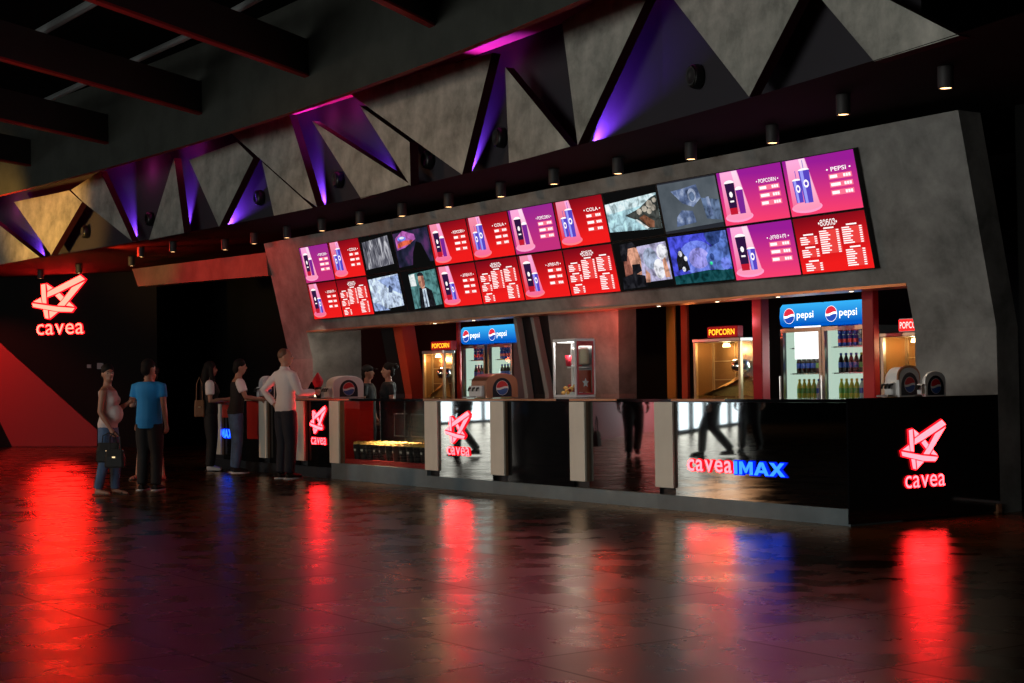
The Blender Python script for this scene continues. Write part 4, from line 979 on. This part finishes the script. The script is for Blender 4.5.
fridge('drink fridge next to the thin red pillar, left one of the left pair', xf, YF, 'left fridge of left pair')
fridge('drink fridge beside the leaning fins, right one of the left pair', xf+.765, YF, 'right fridge of left pair')

# ================================================================ ON THE COUNTER
mat('disp_copper', (.45, .22, .14), .3, metal=.7); mat('emblem_dark', (.02, .025, .04), .2); mat('globe_red_p', (.6, .02, .03), .4); mat('globe_blue_p', (.03, .10, .35), .4); mat('globe_white_p', (.8, .8, .8), .4)
def dispenser(label, pl, pc, pr, ptop, y, side='white_plastic', front='white_plastic', trim=False):
    x0, x1 = PY(pl, 385, y).x, PY(pc, 385, y).x; y1 = PX(pr, 385, x1).y; h = PY(pc, ptop, y+.1).z-HC; w = x1-x0; d = y1-y
    t = thing('drink_dispenser', label, 'drink dispenser', (x0, y, HC), group='drink dispensers on the counter')
    prof = [(0, 0), (0, h*.55)]+[(d*.5-d*.5*math.cos(a), h*.55+h*.45*math.sin(a)**.7) for a in [math.pi*i/14 for i in range(1, 14)]]+[(d, h*.55), (d, 0)]
    rings = [[(x, p[0]*k+(1-k)*d/2, p[1]*k) for p in prof] for x, k in ((0, .90), (.03, 1), (w-.015, 1), (w, .975))]
    b = MB(); b.loft(rings, side); b.build('housing', t, False)
    b = MB(); b.rbox(.04, w-.04, -.05, .012, .02, h*.5, front, .01); b.build('tap_block', t)
    b = MB(); b.rbox(.02, w-.02, -.13, -.0, 0, .02, 'steel', .004); b.build('drip_tray', t)
    for i in range(3):
        xx = w*(.25+.25*i); b = MB(); b.tube([(xx, -.035, h*.42), (xx, -.075, h*.40), (xx, -.085, h*.28)], .012, 'black_matt', 7); b.build('tap', t)
    n = 16; R = min(d*.36, h*.42)
    b = MB(); b.poly([(w+.002, d*.5+R*1.12*math.cos(a), .01+h*.30+h*.48*math.sin(a)) for a in [math.pi*i/n for i in range(n+1)]]+[(w+.002, d*.5-R*1.12, .012), (w+.002, d*.5+R*1.12, .012)], 'emblem_dark'); e = b.build('arch_panel', t)
    b = MB(); globe(b, d*.5, w+.0025, h*.40, R*.72, 'globe_red_p', 'globe_white_p', 'globe_blue_p', 'x', 1); b.build('round_emblem', e)
    if trim:
        q = [(p[0], p[1]) for p in prof[1:-1]]
        b = MB(); b.tube([(w-.01, p[0], p[1]+.004) for p in q], .014, 'copper', 6); b.build('edge_trim', t)
    return t
dispenser('white drink dispenser with copper trim and round emblem, left of the right pair', 884, 899, 920, 367, .80, trim=True)
dispenser('small white drink dispenser next to the concrete wall at the right', 921, 925, 946, 371, .95)
dispenser('copper brown drink dispenser with round emblem in the middle of the counter', 470, 486, 518, 373.5, .34, side='disp_copper')
dispenser('pale drink dispenser with round emblem beside the man in white', 325, 333, 364, 376, .40)
dispenser('small drink dispenser at the far left end of the counter', 258, 262, 275, 376, .40)
# cup with red paper beside the pale dispenser, and payment terminal
mat('red_paper', (.75, .03, .06), .5)
p = PY(318, 392, .16)
t = thing('paper_cup', 'dark cup filled with a pointed red paper bundle beside the pale dispenser', 'cup', (p.x, .16, HC))
b = MB(); b.lathe([(.001, 0), (.04, 0), (.055, .16), (.05, .16), (.001, .13)], 'black_matt', n=12); b.build('cup', t, True)
b = MB(); b.lathe([(.03, .14), (.07, .20), (.085, .25), (.05, .31), (.01, .37), (.001, .375)], 'red_paper', n=7); b.build('red_paper', t)
p = PY(310, 392, .30)
t = thing('payment_terminal', 'black tilted till screen in front of the man in white', 'till screen', (p.x, .30, HC))
b = MB(); b.rbox(-.10, .10, .02, .16, 0, .02, 'black_matt', .005); b.build('foot', t)
b = MB(); b.hexa([(-.16, .0, .06), (.16, .0, .06), (.16, .10, .24), (-.16, .10, .24), (-.16, .03, .05), (.16, .03, .05), (.16, .13, .23), (-.16, .13, .23)], 'black_gloss'); b.build('screen', t)
b = MB(); b.tube([(0, .10, .02), (0, .08, .12)], .025, 'black_matt', 8); b.build('neck', t)
p = PY(315, 394, .06); t = thing('tea_light', 'tiny glowing white candle lamp on the counter by the red paper cup', 'candle', (p.x, .06, HC))
b = MB(); b.lathe([(.001, 0), (.022, 0), (.022, .03), (.018, .03), (.001, .022)], 'white_plastic', n=10); b.build('holder', t, True)
b = MB(); b.lathe([(.001, .022), (.012, .03), (.001, .055)], 'warm_lamp', n=8); b.build('flame', t)
# snack cabinets
emis('cab_light', (1.0, .93, .9), 3.0)
def cabinet(label, pl, pr, y, fm, backm, kind):
    x0, x1 = PY(pl, 370, y).x, PY(pr, 370, y).x; h = PY((pl+pr)/2, 339, y).z-HC; w = x1-x0; d = .29
    t = thing('snack_cabinet', label, 'display cabinet', (x0, y, HC), group='snack cabinets on the counter')
    for x in (0, w-.022):
        for yy in (0, d-.022): b = MB(); b.box(x, x+.022, yy, yy+.022, .03, h-.03, fm); b.build('frame_post', t)
    b = MB(); b.rbox(0, w, 0, d, 0, .03, fm, .004); b.build('base', t)
    b = MB(); b.rbox(0, w, 0, d, h-.035, h, fm, .004); rf = b.build('roof', t)
    b = MB(); b.box(.03, w-.03, .05, d-.05, h-.042, h-.036, 'cab_light'); b.build('light_strip', rf)
    b = MB(); b.box(.022, w-.022, d-.012, d-.004, .03, h-.035, backm); b.build('back', t)
    b = MB(); b.box(.022, w-.022, .006, .01, .03, h-.035, 'glass'); b.box(w-.012, w-.008, .022, d-.022, .03, h-.035, 'glass'); b.build('pane', t)
    if kind == 0:
        b = MB(); b.lathe([(.11, .03), (.10, .06), (.05, .10), (.025, .16), (.022, .36), (.04, .38), (.001, .40)], 'white_plastic', (w*.5, d*.5, 0), 14); b.build('cone_stand', t, True)
        for i, (dx, dy) in enumerate(((-.09, 0), (.09, 0), (0, .07))): b = MB(); b.lathe([(.001, 0), (.04, 0), (.058, .13), (.05, .13), (.001, .11)], 'red_paper', (w*.5+dx, d*.5+dy, .37), 10); b.build('red_cup', t, True)
        rr = random.Random(9); b = MB()
        for k in range(26): b.ell((w*.5+rr.uniform(-.15, .15), d*.5+rr.uniform(-.1, .1), .045+rr.random()*.10), .028, .028, .022, 'popcorn' if k % 3 else 'tub_red', 6, 4)
        o = b.build('snacks', t); o['kind'] = 'stuff'
    b = MB()
    for bx in ((.024, .045, .03, h-.03), (d-.045, d-.024, .03, h-.03), (.045, d-.045, .03, .055), (.045, d-.045, h-.085, h-.03)): b.box(w-.004, w+.004, bx[0], bx[1], bx[2], bx[3], 'bar_red')
    b.build('side_frame', t)
    b = MB(); b.box(w*.55, w-.02, .03, d-.03, h*.50, h*.50+.015, 'white_plastic'); b.build('shelf', t)
    b = MB(); b.rbox(w*.6, w-.03, .06, d-.05, h*.55, h*.85, 'steel', .02); b.build('tin', t)
    b = MB(); b.box(w-.03, w-.022, .046, d-.046, .06, h*.46, 'orange_red'); b.build('side_poster', t)
    b = MB(); b.poly([(w-.020, d*.55+.05*(1 if i % 2 == 0 else .5)*math.cos(math.pi*i/5+.3), .17+.06*(1 if i % 2 == 0 else .5)*math.sin(math.pi*i/5+.3)) for i in range(10)], 'white_plastic'); b.build('star_mark', t)
    lamp('cabinet_light', 'POINT', (x0+w/2, y+.10, HC+h-.07), 5, (1, .9, .85), size=.03)
cabinet('glass snack cabinet with white front frame, red side frame and red cups', 553, 575.5, .62, 'white_plastic', 'grey_plastic', 0)
# soffit spots under the opening head
emis('spot_tiny', (1.0, .75, .5), 6.0)
b = MB(); b.lathe([(.001, 0), (.03, 0), (.032, .008), (.001, .008)], 'steel', n=10); m_rim = b.mesh('rim', True)
b = MB(); b.lathe([(.001, -.004), (.022, -.003), (.022, .0), (.001, 0)], 'spot_tiny', n=10); m_sp = b.mesh('lens')
for i, (px, py) in enumerate([(837, 291), (756, 296.5), (684.5, 301), (621.5, 305.5), (435.8, 320), (393.6, 323)]):
    p = PZ(px, py, ZO-.04); t = thing('recessed_spot', 'tiny recessed spot under the serving opening head, '+ORD[i]+' from the right', 'spotlight', (p.x, wy(ZO)+.06, ZO-.040), group='recessed spots in the opening head')
    link('rim', m_rim, t); link('lens', m_sp, t)
    lamp('spot_beam', 'SPOT', (p.x, wy(ZO)+.06, ZO-.05), 16, (1, .78, .55), target=(p.x, wy(ZO)-.3, 0), size=.02, cone=1.5)
# white cable along the end wall
b = MB(); b.tube([(.10, 2.3, .012), (.25, 2.5, .012), (.7, 2.95, .012), (1.4, 3.05, .012)], .012, 'white_plastic', 6); tag(b.build('floor_cable'), 'white cable on the floor right of the counter end', 'cable')

# ================================================================ PEOPLE
def remesh(mb, name, voxel, m, smooth=3, extra=None):
    me = mb.mesh('tmp'); ob = bpy.data.objects.new('tmp', me); COL.objects.link(ob)
    r = ob.modifiers.new('r', 'REMESH'); r.mode = 'VOXEL'; r.voxel_size = voxel; r.use_smooth_shade = True
    sm = ob.modifiers.new('s', 'SMOOTH'); sm.factor = .5; sm.iterations = smooth
    dg = bpy.context.evaluated_depsgraph_get(); dg.update()
    out = bpy.data.meshes.new_from_object(ob.evaluated_get(dg)); bpy.data.objects.remove(ob)
    if extra is not None:            # fingers, rooted inside the palms
        ex = extra.mesh('tmp2', True); bm = bmesh.new(); bm.from_mesh(out); bm.from_mesh(ex); bm.to_mesh(out); bm.free()
    out.materials.clear(); out.materials.append(MATS[m]); out.name = name
    out.polygons.foreach_set('material_index', [0]*len(out.polygons)); out.polygons.foreach_set('use_smooth', [True]*len(out.polygons))
    return out
V = Vector
def ring(c, rx, ry, n=14): return [(c[0]+rx*math.cos(2*math.pi*i/n), c[1]+ry*math.sin(2*math.pi*i/n), c[2]) for i in range(n)]
TORSO = [(.84, .10, .085, .005), (.90, .155, .105, .01), (.97, .165, .112, .01), (1.06, .145, .10, 0), (1.14, .138, .095, -.005), (1.25, .155, .105, -.005), (1.36, .170, .108, .0), (1.42, .165, .095, .01), (1.47, .10, .07, .015), (1.50, .06, .055, .015)]
def person(label, loc, heading, H, top=None, bottom=None, hair='short', shoes='leather_black', skin='skin', arms=None, legs=None, turn=0.0, female=False, belly=0.0, cap=None, hand_curl=.9, lean=0.0, wide=1.0, sole=None, vox=.0145, sleeve=None):
    k = H/1.75
    t = thing('person', label, 'person', loc, (0, 0, math.atan2(heading[1], heading[0])+math.pi/2), 'people in the lobby')
    sw = (.165 if female else .19)*wide
    A = {1: (V((sw+.055, .03, 1.13)), V((sw+.065, -.06, .88))), -1: (V((-sw-.055, .03, 1.13)), V((-sw-.065, -.06, .88)))}
    if arms: A.update(arms)
    L = {1: (V((.10, -.015, .49)), V((.105, .02, .085))), -1: (V((-.10, -.015, .49)), V((-.105, .02, .085)))}
    if legs: L.update(legs)
    def ln(p): p = V(p); return V((p.x, p.y-lean*max(0, p.z-.95), p.z))
    tw = wide*(.92 if female else 1.0)
    def torso(mb, inf, z0=.0, z1=9, m='skin', hips=1.0):
        rs = []
        for z, rx, ry, cy in TORSO:
            if z0 <= z <= z1:
                hx = rx*(tw if z > 1.0 else (1.04 if female else 1.0))
                c = ln((0, cy, z)); rs.append(ring(c, hx+inf, ry+inf))
        mb.loft(rs, m)
        if belly and z0 < 1.2 < z1: mb.ell(ln((0, -.075, 1.10)), .115+inf, .10*belly+inf, .13+inf, m)
        if female and z1 > 1.3:
            for sx in (-1, 1): mb.ell(ln((sx*.07, -.085, 1.285)), .062+inf*.5, .055+inf*.5, .06+inf*.5, m, 10, 6)
    def head(mb, m):
        b2 = MB()
        b2.ell((0, .0, 1.65), .074, .094, .112, m, 16, 10); b2.ell((0, -.03, 1.575), .054, .058, .052, m, 12, 7); b2.ell((0, -.098, 1.632), .013, .022, .022, m, 8, 5); b2.ell((0, -.083, 1.588), .026, .016, .012, m, 8, 5)
        for sx in (-1, 1): b2.ell((sx*.077, .012, 1.635), .010, .020, .032, m, 8, 5)
        put(mb, b2, m)
    def hp(p):
        c, s_ = math.cos(turn), math.sin(turn); return ln((p[0]*c-p[1]*s_, p[0]*s_+p[1]*c, p[2]))
    def put(mb, b2, m): mb.raw([hp(v) for v in b2.v], b2.f, m)
    body = MB(); fing = MB()
    torso(body, 0, .84, 1.49); head(body, 'skin')
    body.tube([ln((0, .015, 1.44)), hp((0, .005, 1.58))], [.058, .052], 'skin', 12)
    for sx in (1, -1):
        sh = ln((sx*sw, .008, 1.405)); el, wr = A[sx]; el, wr = V(el), V(wr)
        body.tube([sh+V((-sx*.05, 0, .01)), sh, sh.lerp(el, .5), el, el.lerp(wr, .35), wr], [.055, .055, .046, .038, .040, .026], 'skin', 10)
        d = (wr-el).normalized(); s1 = d.cross(V((sx, .2, 0))).normalized(); s2 = d.cross(s1).normalized()
        palm = wr+d*.075
        body.tube([wr-d*.01, wr+d*.03, palm], [.026, .034, .033], 'skin', 8)
        inw = -s2 if (-s2).dot(V((-sx, 0, -.2))) > 0 else s2
        for q, (o, ln_) in enumerate(((-.027, .85), (-.009, 1.0), (.009, .95), (.027, .75))):
            p0 = palm+s1*o-d*.015; p1 = p0+(d+inw*.25*hand_curl).normalized()*.045*ln_; p2 = p1+(d*.6+inw*hand_curl).normalized()*.036*ln_; p3 = p2+(d*.1+inw*hand_curl).normalized()*.024*ln_
            fing.tube([p0, p1, p2, p3], [.0095, .009, .0082, .006], 'skin', 6)
        th = wr+d*.03+s1*.03; fing.tube([th-s1*.012, th+s1*.012+d*.022, th+s1*.012+d*.05+inw*.014, th+s1*.004+d*.068+inw*.024], [.012, .011, .0095, .007], 'skin', 6)
        hip = V((sx*.085, .005, .90)); kn, an = V(L[sx][0]), V(L[sx][1])
        body.tube([hip, hip.lerp(kn, .5), kn, kn.lerp(an, .3), an], [.092, .078, .055, .056, .038], 'skin', 12)
        body.tube([an+V((0, .045, -.045)), an+V((0, -.04, -.04)), an+V((sx*.012, -.13, -.058)), an+V((sx*.015, -.175, -.065))], [.036, .036, .030, .018], 'skin', 8)
    def fin(mb, nm, v, m, parent=t, smooth=3, extra=None):
        me = remesh(mb, nm, v, m, smooth, extra); me.transform(Matrix.Scale(k, 4)); return link(nm, me, parent)
    bd_ = fin(body, 'body', vox*.85, skin, extra=fing)
    def part(nm, mb, m, parent=t):
        me = mb.mesh(nm, True); me.transform(Matrix.Scale(k, 4)); return link(nm, me, parent)
    for sx in (-1, 1):
        b2 = MB(); b2.ell((sx*.031, -.080, 1.652), .012, .009, .007, 'eye', 8, 5); b3 = MB(); put(b3, b2, 'eye'); part('eye', b3, 'eye', bd_)
        b2 = MB(); b2.ell((sx*.031, -.083, 1.672), .018, .007, .004, 'hair_dark', 8, 4); b3 = MB(); put(b3, b2, 'hair_dark'); part('eyebrow', b3, 'hair_dark', bd_)
    b2 = MB(); b2.ell((0, -.094, 1.590), .022, .008, .006, 'lip', 8, 4); b3 = MB(); put(b3, b2, 'lip'); part('mouth', b3, 'lip', bd_)
    # clothes
    if top:
        m, kind = top; b = MB()
        torso(b, .016 if kind != 'tee' else .024, .88 if kind != 'vest' else .86, 1.45 if kind in ('tank', 'vest') else 1.48)
        if kind == 'tee': b.loft([ring(ln((0, .008, z)), r*tw, r*.70) for z, r in ((.84, .182), (.95, .184), (1.1, .172), (1.2, .165))], 'skin')
        if kind == 'long': b.tube([ln((0, .015, 1.46)), ln((0, .012, 1.52))], [.068, .066], 'skin', 12)
        for sx in (1, -1):
            sh = ln((sx*sw, .008, 1.405)); el, wr = V(A[sx][0]), V(A[sx][1])
            if kind == 'tank': b.tube([ln((sx*sw*.55, .01, 1.38)), ln((sx*sw*.55, .012, 1.455))], [.07, .05], 'skin', 10)
            else:
                b.tube([sh+V((-sx*.06, 0, .012)), sh+V((sx*.004, 0, .004)), sh.lerp(el, .55)], [.058, .060, .062], 'skin', 12)
                if kind == 'long': b.tube([sh.lerp(el, .4), el, el.lerp(wr, .5), wr.lerp(el, .08)], [.064, .054, .05, .040], 'skin', 12)
        fin(b, 'shirt', vox, m)
        if sleeve:
            for sx in (1, -1):
                sh = ln((sx*sw, .008, 1.405)); el = V(A[sx][0]); b = MB()
                b.tube([sh+V((-sx*.035, 0, .012)), sh+V((sx*.006, 0, .006)), sh.lerp(el, .3), sh.lerp(el, .62)], [.066, .076, .076, .072], sleeve, 12); fin(b, 'sleeve', vox, sleeve)
    if bottom:
        m, kind = bottom; b = MB()
        if kind in ('trousers', 'jeans'):
            torso(b, .014, .84, 1.0)
            for sx in (1, -1):
                hip = V((sx*.085, .005, .90)); kn, an = V(L[sx][0]), V(L[sx][1]); w = .012 if kind == 'jeans' else .022
                b.tube([hip, hip.lerp(kn, .5), kn, kn.lerp(an, .35), an+V((0, .005, .0))], [.10+w*.5, .086+w, .063+w, .060+w, .046+w*1.2], 'skin', 12)
        else:
            torso(b, .016, .90, 1.0); zl = .52
            b.loft([ring((0, .0, z), r, r*.78, 16) for z, r in ((zl, .20), (.65, .205), (.8, .20), (.95, .18))], 'skin')
        fin(b, 'trousers' if kind != 'skirt' else 'skirt', vox, m)
    for sx in (1, -1):
        an = V(L[sx][1]); b = MB()
        if shoes == 'sandal':
            b.loft([[(an.x+sx*.008+x*q, an.y+y, z) for x, y in ((-.034, .07), (.034, .07), (.042, -.10), (.03, -.19), (-.025, -.19), (-.042, -.10))] for z, q in ((an.z-.085, 1), (an.z-.068, 1))], 'sandal')
            b.tube([(an.x-.04, an.y-.10, an.z-.07), (an.x, an.y-.10, an.z-.028), (an.x+.045, an.y-.10, an.z-.07)], .009, 'sandal', 6); part('sandal', b, 'sandal')
        else:
            b.tube([an+V((0, .05, -.042)), an+V((0, .0, -.03)), an+V((sx*.01, -.10, -.05)), an+V((sx*.014, -.185, -.056))], [.042, .05, .044, .026], shoes, 10)
            so = fin(b, 'shoe', .012, shoes, smooth=2)
            b = MB(); b.loft([[(an.x+sx*.008+x, an.y+y, z) for x, y in ((-.036, .085), (.036, .085), (.044, -.09), (.03, -.205), (-.022, -.205), (-.040, -.09))] for z in (an.z-.085, an.z-.066)], sole or 'black_matt'); part('sole', b, sole or 'black_matt', so)
    # hair
    b2 = MB(); hm = 'hair_sandy' if hair == 'crop' else 'hair_dark'
    if hair == 'crop': b2.ell((0, .022, 1.678), .077, .085, .090, hm, 14, 8)
    else: b2.ell((0, .016, 1.692), .087, .100, .093, hm, 14, 8); b2.ell((0, .055, 1.63), .080, .062, .085, hm, 12, 7)
    if hair == 'bun': b2.ell((0, .115, 1.72), .06, .06, .055, hm, 10, 6)
    if hair == 'long':
        b2.loft([ring((0, .045+q*.02, z), rx, ry, 14) for q, (z, rx, ry) in enumerate(((1.72, .07, .06), (1.62, .095, .075), (1.5, .115, .075), (1.38, .125, .065), (1.25, .11, .05), (1.14, .06, .03)))], hm)
        for sx in (-1, 1): b2.tube([(sx*.07, -.02, 1.69), (sx*.085, -.02, 1.6), (sx*.10, -.03, 1.48), (sx*.10, -.05, 1.36)], [.03, .034, .04, .02], hm, 8)
    b = MB(); put(b, b2, hm); fin(b, 'hair', .0125, hm)
    if cap:
        b2 = MB(); b2.ell((0, .01, 1.70), .09, .105, .075, cap, 14, 8); b2.loft([[(x, y, z) for x, y in ((-.075, -.06), (.075, -.06), (.06, -.155), (.0, -.18), (-.06, -.155))] for z in (1.70, 1.712)], cap)
        b = MB(); put(b, b2, cap); part('cap', b, cap)
    return t
RIGHT = (R2.x, R2.y); FWD = (_f.x, _f.y)
def mixh(a, c): v = V((RIGHT[0]*a+FWD[0]*c, RIGHT[1]*a+FWD[1]*c, 0)).normalized(); return (v.x, v.y)
# woman in the grey sleeveless top, profile to the right, looking at the camera
p = PZ(109, 495.5); W1 = p
person('woman in grey sleeveless top and jeans, head turned to the camera, holding bags', (p.x, p.y, 0), mixh(1, -.12), 1.60, ('tank_grey', 'tank'), ('denim', 'jeans'), 'bun', 'sandal', 'skin_tan', female=True, belly=1.15, turn=-.85,
       arms={-1: (V((-.215, .03, 1.13)), V((-.20, -.11, .90))), 1: (V((.21, .0, 1.12)), V((.13, -.24, 1.25)))},
       legs={-1: (V((-.095, .02, .49)), V((-.10, .11, .095))), 1: (V((.095, -.06, .49)), V((.10, -.05, .085)))})
# man in the blue t-shirt, back to the camera
p = PZ(150, 490.5)
person('man in bright blue t-shirt and dark trousers seen from behind', (p.x, p.y, 0), mixh(.30, 1), 1.67, ('tee_blue', 'tee'), ('black_cloth', 'trousers'), 'short', 'leather_black', 'skin_tan', turn=-.35, sole='shoe_white', wide=1.04,
       arms={1: (V((.245, .03, 1.14)), V((.22, -.16, 1.20))), -1: (V((-.245, .04, 1.13)), V((-.24, -.03, .88)))})
# woman behind him, facing the camera
p = PZ(152, 480)
person('woman in pale skirt half hidden behind the man in blue, hand at mouth', (p.x, p.y, 0), mixh(-.5, -1), 1.60, ('black_cloth', 'tee'), ('pale_cloth', 'skirt'), 'bun', 'sandal', 'skin', female=True,
       arms={1: (V((.20, -.06, 1.16)), V((.12, -.16, 1.50)))}, legs={1: (V((.15, -.02, .49)), V((.20, .02, .085))), -1: (V((-.19, -.02, .50)), V((-.30, .02, .085)))})
# long haired woman with the red pouch
p = PZ(211, 467.5); p.y = -.42; p = PY(211, 420, -.42)
person('long-haired woman in black with white sleeves holding a red pouch', (p.x, p.y, 0), mixh(1, .15), 1.70, ('black_cloth', 'vest'), ('black_cloth', 'trousers'), 'long', 'shoe_white', 'skin_tan', female=True, sleeve='shirt_white',
       arms={-1: (V((-.20, .0, 1.13)), V((-.12, -.26, 1.16))), 1: (V((.20, .0, 1.13)), V((.10, -.24, 1.10)))})
q4 = p
# woman leaning on the counter
p = PY(236, 420, -.36)
person('woman in black waistcoat and jeans with her arm on the counter', (p.x, p.y, 0), mixh(1, .35), 1.72, ('black_cloth', 'vest'), ('denim', 'jeans'), 'short', 'leather_black', 'skin_tan', female=True, lean=.10, sleeve='shirt_white',
       arms={-1: (V((-.20, -.12, 1.18)), V((-.16, -.36, 1.14))), 1: (V((.20, -.12, 1.18)), V((.12, -.36, 1.15)))}, sole='shoe_white')
q5 = p
# man in white shirt at the counter
p = PZ(286, 474.5); p.y = min(p.y, -.42); p = PY(286, 430, -.46)
person('tall man in white shirt and dark trousers at the counter, hand on hip', (p.x, p.y, 0), mixh(.75, .62), 1.84, ('shirt_white', 'long'), ('navy_cloth', 'trousers'), 'crop', 'leather_black', 'skin', turn=-.55, wide=1.03,
       arms={1: (V((.36, .13, 1.20)), V((.20, .05, 1.00))), -1: (V((-.235, -.08, 1.16)), V((-.20, -.34, 1.17)))}, sole='shoe_white')
# bar staff
p = PY(368, 380, 1.3); person('bar attendant in black cap and shirt, left one of the two', (p.x, 1.3, 0), mixh(1, -.2), 1.60, ('black_cloth', 'tee'), ('black_cloth', 'trousers'), 'short', 'leather_black', 'skin_tan', cap='black_cloth')
p = PY(388, 380, 1.3); person('bar attendant in black shirt with dark curly hair, right one of the two', (p.x, 1.3, 0), mixh(-1, -.25), 1.62, ('black_cloth', 'tee'), ('black_cloth', 'trousers'), 'bun', 'leather_black', 'skin_tan', female=True)
# visitors outside the frame, mirrored in the counter front
for (px, py, hx, lab, tp) in [(463, 456, -1, 'striding dark-clothed visitor mirrored behind the pink logo', 'black_cloth'), (628, 457, 1, 'dark-clothed visitor mirrored in the panel left of the double sign', 'black_cloth'), (712, 457, -.6, 'dark-clothed visitor mirrored above the pink lettering', 'navy_cloth'), (748, 452, .4, 'dark-clothed visitor mirrored right of the pink lettering', 'black_cloth')]:
    p = mir(px, py)
    person(lab, (p.x, p.y, 0), (hx, .6), 1.75, (tp, 'long'), ('black_cloth', 'trousers'), 'short', 'leather_black', 'skin_tan', vox=.022, legs={1: (V((.10, -.20, .50)), V((.11, -.24, .085))), -1: (V((-.10, -.02, .49)), V((-.10, .28, .12)))})
# things they carry
def handbag(label, loc, rotz, w, h, d, m, strap, name='handbag'):
    t = thing(name, label, 'bag', loc, (0, 0, rotz))
    b = MB(); b.loft([[(x*w*q, y*d*q2, z) for x, y in ((-.5, -.4), (-.4, -.5), (.4, -.5), (.5, -.4), (.5, .4), (.4, .5), (-.4, .5), (-.5, .4))] for z, q, q2 in ((0, .92, .9), (.02, 1, 1), (h*.6, .97, .9), (h, .86, .45))], m); b.build('bag_body', t)
    b = MB(); b.tube([(-w*.3, 0, h*.95), (-w*.26, 0, h+strap*.7), (0, 0, h+strap), (w*.26, 0, h+strap*.7), (w*.3, 0, h*.95)], .008, m, 6); b.build('strap', t)
    b = MB(); b.box(-.02, .02, -d*.5-.003, -d*.48, h*.55, h*.62, 'gold_steel'); b.build('clasp', t)
    return t
hd = V((*mixh(1, -.12), 0)); lf = V((0, 0, 1)).cross(hd)
hw = W1+hd*.10*.914-lf*.20*.914
handbag('black leather handbag hanging from the hand of the woman in grey', (hw.x+.02, hw.y-.02, .42), math.atan2(hd.y, hd.x), .30, .24, .11, 'leather_black', .12)
hw2 = hw+hd*.17-lf*.12
handbag('second black shoulder bag in front of the jeans of the woman in grey', (hw2.x, hw2.y-.06, .36), math.atan2(hd.y, hd.x), .24, .22, .10, 'leather_black', .22)
hd = V((*mixh(1, .15), 0)); lf = V((0, 0, 1)).cross(hd); hp_ = q4+hd*.27-lf*.11
handbag('red pouch held by the long-haired woman', (hp_.x, hp_.y, .84), math.atan2(hd.y, hd.x), .20, .20, .05, 'red_bag', .05, 'pouch')
hp_ = q4-hd*.17-lf*.10
handbag('brown leather shoulder bag behind the long-haired woman', (hp_.x, hp_.y, .86), math.atan2(hd.y, hd.x), .16, .26, .12, 'leather_brown', .36)
